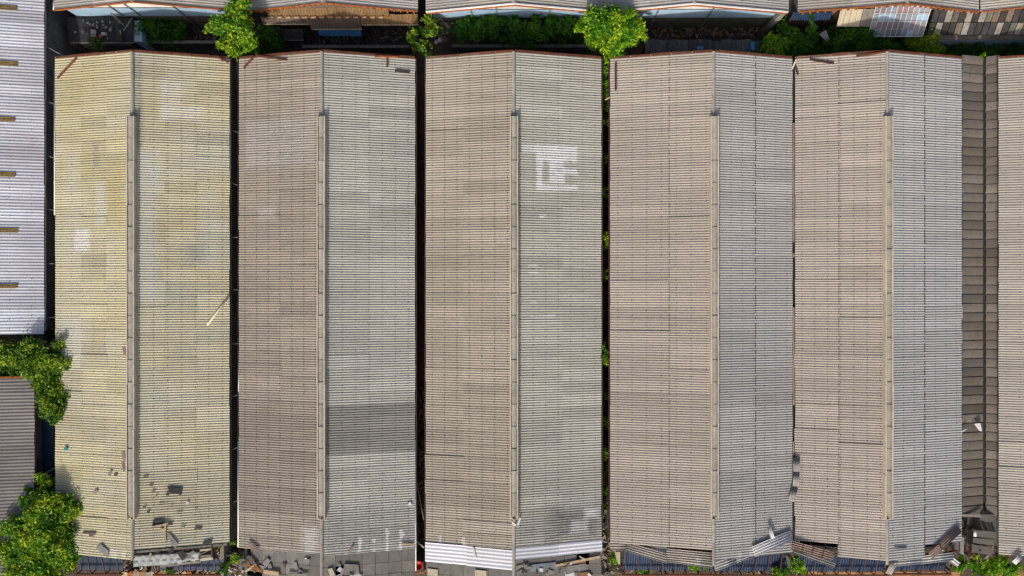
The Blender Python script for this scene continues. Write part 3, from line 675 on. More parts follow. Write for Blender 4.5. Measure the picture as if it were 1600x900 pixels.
# ------------------------------------------------------------------ alleys between sheds: ties, pipes
def tie(a, b, label, w=.07, z=(4.7, 4.6), g='thin tie bars bridging the silver roof alley'):
    bar('tie_bar', a, b, w, M['steel'], label, 'tie bar', h=w, z=z, group=g)
for i, (a, b) in enumerate((((71, 72), (100, 88)), ((70, 157), (85, 163)), ((70, 242), (85, 247)), ((69, 326), (85, 329)), ((68, 412), (85, 412)), ((66, 497), (86, 496)))):
    tie(a, b, 'thin grey tie bar between the silver roof and the khaki roof')
for i, (a, b) in enumerate((((361, 203), (373, 208)), ((359, 285), (373, 290)), ((358, 371), (372, 371)), ((358, 453), (372, 453)), ((358, 538), (372, 537)), ((357, 622), (372, 617)), ((357, 706), (371, 699)), ((356, 790), (371, 782)))):
    tie(a, b, 'thin grey tie bar between the khaki roof and the brown roof', g='thin tie bars bridging the khaki roof alley', w=.05)
tie((56, 747), (86, 731), 'thin grey tie bar above the bushy tree', .06)
def pipe(a, b, r, label, z=4.9, mat='whitepipe'):
    bar('pipe', a, b, r*2, M[mat], label, 'pipe', z=(z, z), rnd=True)
pipe((85.5, 108), (85.5, 336), .055, 'white pipe along the khaki eave facing the silver roof')
pipe((359.5, 92), (358.5, 312), .05, 'white pipe along the khaki eave facing the brown roof')
pipe((373, 575), (373, 612), .05, 'short white pipe on the brown roof eave')
pipe((372.5, 690), (372.5, 855), .07, 'white pipe along the lower brown roof eave by the khaki roof')
pipe((648.5, 688), (649.5, 892), .07, 'long white pipe along the brown roof eave facing tan roof')
pipe((54, 655), (54.5, 760), .045, 'thin grey pipe on the mauve roof eave', 4.4, 'steel')
pipe((57.5, 655), (58, 745), .035, 'second thin grey pipe beside the mauve roof eave', 3.9, 'steel')
pipe((374, 282), (374.5, 306), .05, 'short orange rusty pipe piece on the brown roof eave', 4.95, 'rustlit')
pipe((665, 118), (666, 145), .05, 'short orange rusty pipe piece on the tan roof eave', 4.95, 'rustlit')
pipe((955, 355), (955, 470), .04, 'orange rusty pipe along the seamed roof eave', 4.95, 'rustlit')
pipe((955, 568), (955.5, 600), .04, 'white pipe piece on the seamed roof eave', 4.95)
bar('timber', (946, 156), (953, 152), .1, M['wood'], 'small bright timber stub poking from the seamed roof eave', 'timber', z=(4.7, 5.0))
bar('timber', (651, 752), (662, 812), .1, M['wood'], 'thin yellowish pole leaning in the alley by tan roof', 'timber', z=(3.2, 4.6))
bar('timber', (650, 845), (663, 856), .12, M['wood'], 'pale timber bridging the alley above the red basin', 'timber', z=(4.2, 4.2))
bar('timber', (649, 897), (664, 893), .14, M['rustlit'], 'orange plank bridging the alley below the red basin', 'timber', z=(3.8, 3.8))
# red basin
bp = P(653.5, 883, 3.6); t = thing('red_basin', bp - Vector((0, 0, 3.6)) + Vector((0, 0, 3.45)), 'red plastic basin in the alley beside tan warehouse', 'basin')
m = MB(); n = 20; rr = [(.27, 0), (.36, .22), (.39, .25), (.35, .25), (.26, .04)]
for r_, z_ in rr: m.v += [(r_*math.cos(2*math.pi*i/n), r_*math.sin(2*math.pi*i/n), z_) for i in range(n)]
for k in range(4): m.f += [(k*n+i, k*n+(i+1) % n, (k+1)*n+(i+1) % n, (k+1)*n+i) for i in range(n)]
m.f += [tuple(range(4*n, 5*n)), tuple(range(n))[::-1]]
o = link('bowl', m.mesh('bowl', M['red'], True), t, Matrix.Identity(4))
bar('timber', (650, 885), (658, 884), .08, M['conc'], 'short prop under the red basin', 'timber', z=(3.38, 3.38))
# wall-hung slab that carries the basin
cs = P(654, 886, 3.3); tag(MB().box(cs.x - .45, cs.x + .42, cs.y - .5, cs.y + .5, 0, 3.33).build('alley_pier', M['darkconc']), 'grey concrete pier in the alley under the red basin', 'pier')

# ------------------------------------------------------------------ foliage
def leaves(lobes, per, size, seed, clump=.32, flat=.55):
    rg = np.random.default_rng(seed); V = []
    for (cx, cy, cz, r) in lobes:
        nc = max(5, int(15 * (r/1.2)**1.6)); cp = rg.normal(size=(nc, 3)); cp /= np.linalg.norm(cp, axis=1)[:, None]
        cp[:, 2] = np.abs(cp[:, 2])*1.0 - .25
        cp *= (r*rg.uniform(.55, 1.15, nc))[:, None]; cp[:, 2] *= .8
        k = max(6, int(per * 1.0 * r*r / nc)); 
        pts = np.repeat(cp, k, 0) + rg.normal(size=(nc*k, 3))*(clump*min(1, r/1.0)*np.repeat(rg.uniform(.55, 1.15, nc), k))[:, None]*np.array([1, 1, .6])
        V.append(pts + np.array([cx, cy, cz]))
    p = np.concatenate(V); n = len(p)
    nr = rg.normal(size=(n, 3)); nr[:, 2] = np.abs(nr[:, 2]) + flat; nr /= np.linalg.norm(nr, axis=1)[:, None]
    a = rg.normal(size=(n, 3)); a -= (a*nr).sum(1)[:, None]*nr; a /= np.linalg.norm(a, axis=1)[:, None]
    b = np.cross(nr, a); s = 1.15*size*rg.uniform(.6, 1.35, n)[:, None]
    q = np.stack([p - a*s, p - b*s*.45 + a*s*.1, p + a*s - nr*s*.25, p + b*s*.45 + a*s*.1], 1).reshape(-1, 3)
    return q, n
def crown_mesh(lobes, per, size, seed, mat, **k):
    q, n = leaves(lobes, per, size, seed, **k)
    me = bpy.data.meshes.new('crown'); me.vertices.add(4*n); me.vertices.foreach_set('co', q.astype(np.float32).ravel())
    me.loops.add(4*n); me.loops.foreach_set('vertex_index', np.arange(4*n, dtype=np.int32))
    me.polygons.add(n); me.polygons.foreach_set('loop_start', np.arange(0, 4*n, 4, dtype=np.int32))
    me.update(calc_edges=True); me.materials.append(mat); return me
def tree(name, base, lobes, mat, label, cat, per=900, size=.15, seed=1, trunk=.16, group=None, z0=0, clump=.32, stems=None):
    """base (px,py) on the ground, lobes (px,py,z,r metres)"""
    b = P(base[0], base[1], z0); t = thing(name, b, label, cat, group)
    L = []
    rl = random.Random(seed*31 + 5)
    for x, y, z, r in lobes:
        p = P(x, y, z) - b; L.append((p.x, p.y, p.z, r*.72))
        for k in range(3 if r > .65 else 0):
            an = rl.uniform(0, 6.28); d = r*rl.uniform(.75, 1.1); L.append((p.x + math.cos(an)*d, p.y + math.sin(an)*d, p.z + rl.uniform(-.5, .35)*r, r*rl.uniform(.28, .45)))
    m = MB(); top = Vector((sum(l[0] for l in L)/len(L)*.6, sum(l[1] for l in L)/len(L)*.6, min(l[2] for l in L)*.7))
    if top.z < .25: top = Vector((0, 0, .12))
    m.tube((0, 0, -.05), top, trunk, trunk*.7)
    for l in L:
        e = Vector(l[:3]); mid = top.lerp(e, .55) + Vector((0, 0, .08*l[3])); m.tube(top, mid, trunk*.55, trunk*.35, 6); m.tube(mid, e + Vector((0, 0, l[3]*.3)), trunk*.35, trunk*.1, 6)
        for i in range(4):
            an = i*1.6 + seed; m.tube(mid, e + Vector((math.cos(an), math.sin(an), .2))*l[3]*.7, trunk*.22, trunk*.06, 5)
    o = link('trunk', m.mesh('trunk', M['bark'], True), t, Matrix.Identity(4))
    c = link('crown', crown_mesh(L, per, size, seed, mat, clump=clump), t, Matrix.Identity(4))
    return t
tree('tree', (372, 60), [(372, 30, 6.6, 1.27), (352, 48, 5.8, 0.85), (388, 50, 6.2, 1.02), (366, 70, 5.6, 1.02), (335, 40, 5.2, 0.68), (375, 12, 6.6, 0.77), (385, 72, 5.0, 0.68)], M['leaf_bright'], 'yellow green leafy tree between khaki and brown roofs', 'tree', 1500, .13, 11)
tree('shrub', (418, 72), [(415, 62, 2.6, 1.2), (432, 70, 2.4, 1.0), (408, 80, 2.6, 1.0)], M['leaf_dark'], 'dark green shrub beside the slatted roof', 'shrub', 900, .13, 12, .08)
tree('tree', (660, 60), [(668, 38, 4.0, .8), (652, 58, 4.2, .9), (660, 72, 4.0, .7), (672, 50, 3.6, .7), (644, 55, 3.4, .6)], M['leaf_olive'], 'slender olive green tree at the tan roof alley mouth', 'tree', 800, .11, 13, .07)
tree('tree', (958, 60), [(955, 38, 6.2, 1.61), (985, 45, 5.6, 1.27), (930, 42, 5.4, 1.19), (960, 66, 5.0, 1.10), (1000, 52, 5.0, 0.85), (940, 60, 4.6, 0.94), (975, 25, 5.8, 1.02)], M['leaf_lime'], 'broad bright green tree between tan and seamed roofs', 'tree', 1500, .12, 14)
for i, (x, y, r) in enumerate(((728, 45, 1.0), (752, 44, 1.1), (778, 46, 1.05), (802, 47, 1.1), (828, 48, 1.1), (855, 47, 1.05), (882, 48, 1.0))):
    tree('shrub', (x, y + 8), [(x, y, 2.7, r), (x + 6, y - 6, 3.1, r*.75), (x - 5, y + 5, 2.5, r*.7)], M['leaf_dark'], 'dark green shrub in the row below the white gable walls', 'shrub', 850, .13, 20 + i, .06, 'row of shrubs below the white walls')
for i, (x, y, r) in enumerate(((224, 42, 1.1), (250, 46, 1.2), (274, 50, .9))):
    tree('shrub', (x, y + 6), [(x, y, 1.8, r), (x + 6, y + 5, 1.5, r*.7)], M['leaf_dark'], 'shaded dark shrub against the pale blue wall', 'shrub', 700, .13, 30 + i, .06, 'shaded shrubs by the pale blue wall')
for i, (x, y, z, r, lb, mt) in enumerate(((1212, 72, 3.4, 1.0, 'fern like bright shrub at the plank roof corner', 'leaf_lime'), (1240, 74, 2.8, 1.3, 'rounded green shrub left of the white triangular sheet', 'leaf_dark'), (1268, 74, 2.8, 1.2, 'green shrub touching the white triangular sheet', 'leaf_dark'),
        (1315, 66, 3.2, 1.4, 'green creeper shrub before the cream sheet wall', 'leaf_dark'), (1345, 58, 3.4, 1.7, 'large domed green shrub below the plastic pane screen', 'leaf_dark'), (1376, 70, 2.8, 1.2, 'dark shrub below the corner of the pane screen', 'leaf_dark'), (1415, 76, 2.4, 1.2, 'shaded shrub behind the rosy roof verge', 'leaf_dark'), (1448, 66, 3.0, 1.3, 'arching palm like shrub beside the blue parapet', 'leaf_bright'))):
    tree('shrub', (x, y + 6), [(x, y, z, r), (x + 8, y + 6, z - .5, r*.8), (x - 8, y - 3, z - .3, r*.7)], M[mt], lb, 'shrub', 1000, .12, 40 + i, .07, 'shrubs behind the rosy warehouse')
for i, x in enumerate((1490, 1520, 1550, 1582)):
    tree('shrub', (x, 80), [(x, 78, 1.6, .9), (x + 10, 80, 1.3, .7)], M['leaf_dark'], 'shaded low shrub at the foot of the blue parapet', 'shrub', 650, .12, 60 + i, .05, 'low shrubs at the parapet foot')
tree('climbing_plant', (1222, 36), [(1221, 30, 3.0, .5), (1222, 42, 2.6, .55), (1222, 54, 2.4, .5)], M['leaf_dark'], 'narrow climbing plant beside the concrete post', 'plant', 900, .1, 70, .05)
tree('climbing_plant', (1268, 40), [(1268, 28, 3.8, .45), (1268, 42, 3.2, .5), (1272, 52, 3.0, .6)], M['leaf_dark'], 'narrow climbing plant under the blue awning', 'plant', 900, .1, 71, .05)
tree('tree', (45, 570), [(20, 556, 4.9, 1.3), (52, 552, 5.5, 1.4), (84, 556, 5.3, 1.2), (38, 570, 4.7, 1.2), (0, 562, 4.5, 1.3), (66, 572, 5.1, 1.1), (100, 552, 4.9, .7)], M['leaf_olive'], 'olive green tree between the silver and mauve roofs', 'tree', 1300, .12, 80)
tree('tree', (78, 620), [(78, 600, 5.0, 1.2), (95, 612, 5.0, 1.0), (80, 632, 5.2, 1.1), (92, 640, 5.0, 1.0), (66, 596, 4.6, .9), (68, 628, 4.8, .8)], M['leaf_olive'], 'yellow tipped tree overhanging the khaki eave', 'tree', 1300, .12, 81)
tree('tree', (60, 850), [(75, 790, 5.7, 1.6), (100, 800, 5.5, 1.3), (60, 810, 5.5, 1.5), (40, 835, 5.3, 1.6), (80, 835, 5.7, 1.7), (20, 862, 4.9, 1.5), (60, 870, 5.3, 1.7), (95, 862, 5.3, 1.3), (108, 830, 5.1, 1.0), (30, 890, 4.9, 1.4), (80, 895, 4.9, 1.5), (108, 880, 4.7, .9), (55, 780, 5.1, 1.0)], M['leaf_bright'], 'large bushy bright green tree over the mauve roof end', 'tree', 1300, .13, 82, .22)
tree('shrub', (68, 756), [(68, 757, 3.4, .9), (70, 764, 3.2, .8)], M['leaf_dark'], 'dark shrub filling the alley above the bushy tree', 'shrub', 900, .12, 83, .06)
tree('shrub', (76, 520), [(75, 518, 2.0, .7), (78, 528, 2.2, .6)], M['leaf_dark'], 'dark shrub in the alley end by the silver roof', 'shrub', 900, .12, 84, .06)
for i, (x, y, z, r) in enumerate(((947, 98, 4.2, .5), (947, 112, 4.0, .5), (946, 128, 3.8, .45), (947, 146, 3.6, .45), (947, 165, 3.4, .45), (947, 188, 3.0, .4), (946, 300, 3.2, .4), (946, 430, 3.4, .4), (946, 660, 3.2, .4), (945, 765, 3.6, .4), (946, 248, 2.0, .35), (947, 368, 4.0, .5), (946, 384, 3.6, .35), (945, 545, 4.4, .45), (944, 562, 4.5, .45), (946, 618, 2.4, .4), (945, 708, 3.8, .45), (946, 730, 3.0, .4), (945, 790, 2.4, .4))):
    tree('weed', (x, y), [(x, y, z + .55, r), (x, y + 5, z + .3, r*.8), (x, y - 5, z + .3, r*.8)], M['leaf_bright' if z > 3.3 else 'leaf_lime'], 'green weed growing up in the alley beside the seamed roof', 'weed', 1400, .09, 90 + i, .03, 'weeds in the alley beside the seamed roof', clump=.2)
for i, (x, y, z, r, lb) in enumerate(((1247, 884, 4.6, .75, 'bright weed bush at the post below the two roof corners'), (1222, 896, 3.6, .7, 'yellow green weed left of the post'), (1500, 882, 3.8, .75, 'bright weed at the tip of the white ribbed sheet'), (1528, 886, 3.6, .9, 'bright weed tuft at the middle of the valley end'), (1560, 882, 3.8, 1.0, 'largest bright weed bush at the valley end'), (1576, 890, 3.6, .8, 'bright weed beside the buff roof corner'),
        (1085, 881, 3.9, .6, 'small weed on the blue canopy near the ridge end'), (1100, 884, 3.8, .4, 'tiny weed next to the small canopy weed'), (265, 893, 3.0, .5, 'lone lime weed below the blue canopy of khaki roof'), (960, 872, 2.8, .6, 'weed growing behind the pale post of seamed roof'), (1005, 897, 2.6, .7, 'weed below the rusty beam of seamed roof'), (372, 872, 3.0, .5, 'weed in the rubble beside the brown roof corner'), (345, 888, 1.8, .7, 'weed on the rubble heap of the khaki alley'), (338, 850, 4.4, .4, 'small weed on the khaki roof broken corner'), (366, 845, 2.2, .5, 'weed high in the khaki alley end'))):
    tree('weed', (x, y), [(x, y, z, r), (x + 4, y + 2, z - .2, r*.8), (x - 5, y + 1, z - .2, r*.7)], M['leaf_lime'], lb, 'weed', 1300, .1, 110 + i, .03, clump=.25)
tree('weed', (1536, 86), [(1536, 86, 4.5, .32), (1534, 88, 4.5, .25)], M['leaf_lime'], 'small lime weed rooted at the top of the valley gutter', 'weed', 1500, .09, 130, .02, z0=3.9, clump=.15)
tree('weed', (151, 66), [(151, 68, 2.6, .6), (155, 73, 2.4, .4)], M['leaf_olive'], 'olive weed on the wall under the junk covered shed', 'weed', 900, .1, 131, .03)
# bare shrub
b0 = P(705, 58, 0); bt = MB(); rr = random.Random(3)
for i in range(26):
    an = rr.uniform(0, 6.28); e = Vector((math.cos(an)*rr.uniform(.5, 1.4), math.sin(an)*rr.uniform(.5, 1.2), rr.uniform(1.2, 2.6))); mid = e*.5 + Vector((0, 0, .3))
    bt.tube((0, 0, 0), mid, .03, .02, 5); bt.tube(mid, e, .02, .01, 5)
    for k in range(5): bt.tube(mid.lerp(e, k/5), e + Vector((rr.gauss(0, .35), rr.gauss(0, .35), rr.gauss(0, .2))), .012, .006, 4)
tb = thing('bare_shrub', b0, 'leafless grey twiggy shrub by the slender olive tree', 'shrub'); link('branches', bt.mesh('branches', M['twig']), tb, Matrix.Identity(4))

# ------------------------------------------------------------------ north sheds with their gables and lean-tos
def north(label, xl, xm, xr, yb, fascia, ez=EZ, rz=RZ, wallmat='whitewall', cols=(), lower=True, rust=True, group='sheds along the north alley', rafters=0):
    XL, XR, XM = P(xl, 0, ez).x, P(xr, 0, ez).x, P(xm, 0, rz).x
    ys = P(0, yb, ez).y; yn = ys + 8.4
    t = thing('north_shed', ((XL + XR)/2, (yn + ys)/2, 0), label, 'shed', group)
    for nm, xe in (('L', XL), ('R', XR)):
        roof_slope(t, label + nm, M['north'], xe, ez, XM, rz, yn, ys, (.5,), tint=noisy(.06), over=.05)
    yw = ys + .45; th = .15
    def prof(z0, x0=XL + .3, x1=XR - .3): return [(x0, yw, z0), (x1, yw, z0), (x1, yw, ez - .42), (XM, yw, rz - .45), (x0, yw, ez - .42)]
    if lower:
        MB().prism([(XL + .3, yw, 4.42), (XR - .3, yw, 4.42), (XR - .3, yw, ez - .42), (XM, yw, rz - .45), (XL + .3, yw, ez - .42)], (0, th, 0)).build('gable_wall', M[wallmat], t)
        MB().box(XL + .3, XR - .3, yw + .01, yw + th, 2.6, 4.38).build('lower_wall', M['bluewall_and_shade'], t)  # shade on the lower wall is put in as blue colour
        MB().box(XL + .3, XR - .3, yw + .02, yw + th, 0, 2.58).build('plinth', M['darkconc'], t)
        MB().box(XL + .3, XR - .3, yw - .035, yw - .003, 4.37, 4.43).build('wall_band', M['bolt'], t)
        for cx in cols:
            x = P(cx, 0, ez).x; f = 1 - abs(x - XM)/((XR - XL)/2); MB().box(x - .06, x + .06, yw - .09, yw - .037, 0, ez - .5 + f*1.3).build('wall_post', M['steel'], t)
    else:
        MB().prism(prof(0), (0, th, 0)).build('gable_wall', M[wallmat], t)
    for x in (XL + .3, XR - .45): MB().box(x, x + .15, yw + th + .005, yn - .1, 0, ez - .4).build('side_wall', M['wall'], t)
    for xe in (XL, XR):
        a = Vector((xe, ys - .05, ez + .03)); b = Vector((XM, ys - .05, rz + .03))
        if fascia: MB().beam(a, b, .10, .16).build('verge_board', M['white'], t); a.y -= .08; b.y -= .08; a.z -= .1; b.z -= .1
        MB().beam(a, b, .08, .13).build('rust_strip', M['rustlit'], t)
        if rafters:
            n = rafters
            for i in range(n):
                p = a.lerp(b, (i + .5)/n); MB().box(p.x - .07, p.x + .07, p.y - .16, p.y - .045, p.z - .10, p.z + .05).build('rafter_tail', M['rustlit'], t)
    MB().prism([(XM - .2, ys, rz + .0), (XM, ys, rz + .12), (XM + .2, ys, rz + .0)], (0, 8.4, 0)).build('ridge_cap', M['cap'], t)
    return t, XL, XM, XR, ys, yw
NA = north('pale north shed with white gable wall above the junk covered shed', 85, 207, 361, 15.5, False, cols=(168, 196, 268), rust=False)
NB_ = north('north shed with rusted lean to roofs below its gable', 389, 505, 652, 17, False, lower=False, wallmat='dullrust', rafters=14)
NC = north('north shed with white fascia above the shrub row', 666, 803, 947, 18, True, cols=(775, 860, 735))
ND = north('north shed with white fascia above the dark plank roof', 949, 1085, 1231, 18, True, cols=(1032, 1117))
NE_ = north('north shed with plastic pane screen under its gable', 1248, 1418, 1529, 18, False, lower=False, wallmat='dullrust', rafters=14)
NF = north('north shed at the alley end beside the pane screen shed', 1533, 1660, 1800, 18, False, lower=False, wallmat='dullrust')
# white edge pipe of the first north shed
pipe((84, 16), (84, 0), .06, 'white edge pipe on the pale north shed eave', 5.0)

# rusty lean-to: ribs run down slope (along Y)
def leanto(name, label, cat, x0, x1, ytop, ybot, z_top, z_bot, mat, edge=None, pitch=.26, cover=4, group=None, posts=True, sheetname='sheet', support=None):
    """px rectangle; ribs along Y; made of single sheets side by side"""
    a = P(x0, ytop, z_top); b = P(x1, ytop, z_top); c0 = P(x0, ybot, z_bot)
    X0, X1 = a.x, b.x; Y1, Y0 = a.y, c0.y
    t = thing(name, ((X0 + X1)/2, (Y0 + Y1)/2, 0), label, cat, group)
    d = Vector((0, Y1 - Y0, z_top - z_bot)); L = d.length; u = d/L; v = Vector((-1, 0, 0)); w = u.cross(v)
    T = Matrix(((u.x, v.x, w.x, X1), (u.y, v.y, w.y, Y0), (u.z, v.z, w.z, z_bot), (0, 0, 0, 1)))
    Tl = Matrix.Translation(-t.location) @ T
    n = max(1, round((X1 - X0)/(cover*pitch))); cov = (X1 - X0)/n
    me = sheet_mesh(name + label, L, mat, cover, pitch, .03)
    for i in range(n):
        s = link(sheetname, me, t, Tl @ Matrix.Translation((R.uniform(-.03, .03), i*cov, R.uniform(0, .01))) @ Matrix.Diagonal((1, cov/(cover*pitch), 1, 1)))
        s['tint'] = R.uniform(.35, .65)
    if edge: MB().beam((X0, Y0 - .04, z_bot - .02), (X1, Y0 - .04, z_bot - .02), .09, .08).build('edge_strip', edge, t)
    if posts:
        k = max(2, int((X1 - X0)/3) + 1)
        for i in range(k):
            x = X0 + .12 + (X1 - X0 - .24)*i/(k - 1)
            MB().box(x - .05, x + .05, Y0 + .05, Y0 + .15, 0, z_bot - .07).build('post', M['maroon'], t)
            MB().box(x - .04, x + .04, Y0 + .16, Y1 - .05, z_bot - .2, z_bot - .1).build('rafter', M['maroon'], t)
    return t
LT1 = leanto('lean_to_roof', 'brown rusted upper lean to roof under the gable', 'lean-to', 417, 606, 9, 24.5, 4.6, 4.0, M['rustsheet'], M['rustlit'])
LT2 = leanto('lean_to_roof', 'dull rusted lower lean to roof beside the leafy shrub', 'lean-to', 408, 482, 26, 37, 3.9, 3.3, M['dullrust'], M['cream'])
LT3 = leanto('lean_to_roof', 'dull rusted lower lean to roof stepping out above blue awning', 'lean-to', 483, 562, 26, 45, 3.9, 3.1, M['dullrust'], M['cream'])
LT4 = leanto('lean_to_roof', 'reddish rusted lower lean to roof by the slender tree', 'lean-to', 563, 652, 22, 38, 4.0, 3.3, M['rustsheet'], M['cream'])
# light battens on the upper tier edge
for i in range(14):
    x = 424 + i*13.2; p = P(x, 25, 4.02); o = MB().beam((p.x - .2, p.y - .14, 4.04), (p.x + .2, p.y - .14, 4.1), .13, .07).build('edge_clip', M['wood'], LT1)
leanto('awning', 'plain blue awning below the stepped rusted lean to', 'awning', 498, 564, 47, 56, 2.6, 2.3, M['brightblue'], None, .2, 5)
leanto('slatted_roof', 'small dark slatted roof beside the dark shrub', 'shed roof', 440, 473, 45, 62, 2.5, 2.2, M['darkslat'], M['steel'], .18, 5)
JS = leanto('junk_shed', 'dark corrugated shed roof littered with junk', 'shed', 106, 206, 27, 66, 2.6, 2.3, M['darkslat'], M['conc'], .2, 5)
for a, b, lab in (((172, 20), (193, 39), 'pale prop slanting from the pale blue wall to junk shed'), ((193, 48), (207, 28), 'pale batten slanting beside the blue box end')):
    bar('timber', a, b, .08, M['conc'], lab, 'timber', z=(3.3, 2.75))
rr = random.Random(12)
cl = ('conc', 'conc', 'loosegrey', 'newmetal', 'rubble', 'steel')
for i in range(26):
    x = rr.uniform(112, 190); y = rr.uniform(32, 62); s = rr.uniform(.07, .18); p = P(x, y, 2.75)
    bm = MB().prism([(p.x + s*math.cos(k*2.1 + i)*rr.uniform(.7, 1.2), p.y + s*math.sin(k*2.1 + i)*rr.uniform(.7, 1.2), 2.66 + (66 - y)/39*0 + .0) for k in range(3)], (0, 0, .12))
    o = bm.build('junk_piece', M[rr.choice(cl)]); tag(o, 'small pale scrap lying on the dark junk shed roof', 'scrap', 'scraps littering the junk shed roof')
for x, y, w, h, m, lab in ((146, 52, 9, 12, 'loosegrey', 'brown grey board lying on the junk shed'), (157, 57, 5, 5, 'red', 'small red scrap on the junk shed roof'), (163, 53, 9, 5, 'newmetal', 'pale blue sack on the junk shed roof'), (186, 56, 11, 18, 'bolt', 'black sheet at the end of junk shed')):
    poly_plate('junk_board', flipfix([(x-w/2, y-h/2), (x+w/2, y-h/2+1), (x+w/2, y+h/2), (x-w/2+1, y+h/2)]), 2.68, M[m], lab, 'scrap', .06)
BB = P(214, 46, 1.2); tag(MB().box(P(206, 0, 2.2).x, P(222, 0, 2.2).x, P(0, 65, 2.2).y, P(0, 32, 2.2).y, 0, 2.2).build('blue_box', M['bluewall_and_shade']), 'pale blue box end beside the junk shed', 'box')
# long retaining wall of the alley
def lowwall(label, x0, x1, y, z, mat, th=.2, name='boundary_wall'):
    a, b = P(x0, y, z), P(x1, y, z); o = thing(name, ((a.x + b.x)/2, a.y, 0), label, 'wall')
    MB().box(a.x, b.x, a.y - th/2, a.y + th/2, 0, z - .08).build('wall_body', mat, o)
    k = max(1, int((b.x - a.x)/3))
    for i in range(k):
        w = (b.x - a.x)/k; MB().box(a.x + w*i + .01, a.x + w*(i+1) - .01, a.y - th/2 - .03, a.y + th/2 + .03, z - .077, z + R.uniform(-.01, .02)).build('coping', M['conc'], o)
lowwall('low concrete wall behind the khaki roof', 208, 350, 65.5, 1.5, M['darkconc'])
lowwall('low concrete wall behind the brown roof', 472, 640, 72.5, 1.5, M['darkconc'])
lowwall('low concrete wall behind the tan roof', 706, 925, 71.5, 1.5, M['darkconc'])
lowwall('blue grey parapet wall at the alley end', 1468, 1640, 58.5, 2.6, M['bluewall_and_shade'], .3)
lowwall('dark wall stub beside the junk shed', 105, 206, 68, 1.2, M['darkconc'])
# awnings and blue panels of right part
leanto('awning', 'short blue awning under the orange rusty verge', 'awning', 1240, 1302, 19, 31, 4.0, 3.4, M['blue'], None, .2, 5)
tag(MB().box(P(1208, 0, 3).x, P(1216, 0, 3).x, P(0, 34, 3).y, P(0, 26, 3).y, 0, 4.6).build('concrete_post', M['conc']), 'grey concrete post between two north sheds', 'post')
poly_plate('white_sheet', flipfix([(1280, 54), (1290, 47), (1296, 62), (1292, 66)]), 3.2, M['newmetal'], 'white triangular sheet sticking out of the shrubs', 'metal sheet', .05)
# cream sheet wall + plastic pane screen (standing, facing the alley)
def standing_panels(name, label, cat, x0, x1, n, ytop_px, ztop, zbot, mats, rows=1, piece='panel', gap=.03, frame=None):
    a, b = P(x0, ytop_px, ztop), P(x1, ytop_px, ztop); t = thing(name, ((a.x + b.x)/2, a.y, 0), label, cat)
    w = (b.x - a.x)/n; h = (ztop - zbot)/rows
    for r in range(rows):
        for i in range(n):
            m_ = M[mats[(i*7 + r*3) % len(mats)]]; dy = R.uniform(-.02, .02)
            MB().box(a.x + i*w + gap/2, a.x + (i+1)*w - gap/2, a.y - .02 + dy, a.y + .02 + dy, zbot + r*h + gap/2, zbot + (r+1)*h - gap/2).build(piece, m_, t)
    if frame:
        for i in range(n + 1): MB().box(a.x + i*w - .03, a.x + i*w + .03, a.y - .08, a.y - .045, 0, ztop).build('mullion', M[frame], t)
        for r in range(rows + 1): MB().box(a.x - .03, b.x + .03, a.y - .11, a.y - .083, zbot + r*h - .03, zbot + r*h + .03).build('rail', M[frame], t)
    else:
        for x in (a.x + .1, b.x - .1): MB().box(x - .05, x + .05, a.y + .045, a.y + .12, 0, ztop).build('post', M['maroon'], t)
    return t
def sloped_panels(name, label, cat, x0, x1, n, ytop, ybot, zt, zb, mats, rows=1, piece='panel', gap=.03, frame=None):
    A, B = P(x0, ytop, zt), P(x1, ytop, zt); Y0 = P(0, ybot, zb).y
    t = thing(name, ((A.x + B.x)/2, (A.y + Y0)/2, 0), label, cat); w = (B.x - A.x)/n
    def at(f, dz=0): return (A.y + (Y0 - A.y)*f, zt + (zb - zt)*f + dz)
    for r in range(rows):
        (ya, za), (yb, zb_) = at(r/rows), at((r + 1)/rows)
        for i in range(n):
            d = R.uniform(0, .03); q = gap/2
            MB().prism([(A.x + i*w + q, yb + q, zb_ + d), (A.x + (i+1)*w - q, yb + q, zb_ + d), (A.x + (i+1)*w - q, ya - q, za + d), (A.x + i*w + q, ya - q, za + d)], (0, 0, .02)).build(piece, M[mats[R.randrange(len(mats))]], t)
    if frame:
        for i in range(n + 1):
            (ya, za), (yb, zb_) = at(0, .075), at(1, .075); x = A.x + i*w; MB().beam((x, ya, za), (x, yb, zb_), .045, .03).build('mullion', M[frame], t)
        for r in range(rows + 1):
            ya, za = at(r/rows, .11); MB().beam((A.x, ya, za), (B.x, ya, za), .045, .03).build('rail', M[frame], t)
    for x in (A.x + .1, B.x - .1):
        for f in (.08, .95):
            ya, za = at(f); MB().box(x - .05, x + .05, ya - .05, ya + .05, 0, za - .05).build('post', M['maroon'], t)
    return t
sloped_panels('cream_screen', 'cream sheet lean to under the orange verge beside shrubs', 'lean-to', 1313, 1367, 6, 14, 42, 4.7, 4.0, ['cream', 'cream', 'cream', 'conc'])
sloped_panels('pane_screen', 'gridded cloudy plastic pane lean to under the gable', 'lean-to', 1368, 1455, 10, 10, 58, 4.9, 3.6, ['glassgrid', 'glassgrid', 'glassgrid', 'glassgrid', 'bluewall_and_shade', 'mauvepane'], 4, 'pane', .05, 'white')
sloped_panels('ragged_screen', 'ragged grey and cream sheet lean to beside the pane lean to', 'lean-to', 1459, 1650, 18, 15, 55, 4.6, 3.6, ['loosegrey', 'darkslat', 'darkslat', 'darkconc', 'dullrust', 'bolt', 'conc', 'darkslat', 'bolt'], 2, gap=.06)
bar('cable', (1410, 8), (1447, 11), .06, M['white'], 'white cable sagging under the pane screen gable', 'cable', z=(5.0, 5.0), rnd=True)
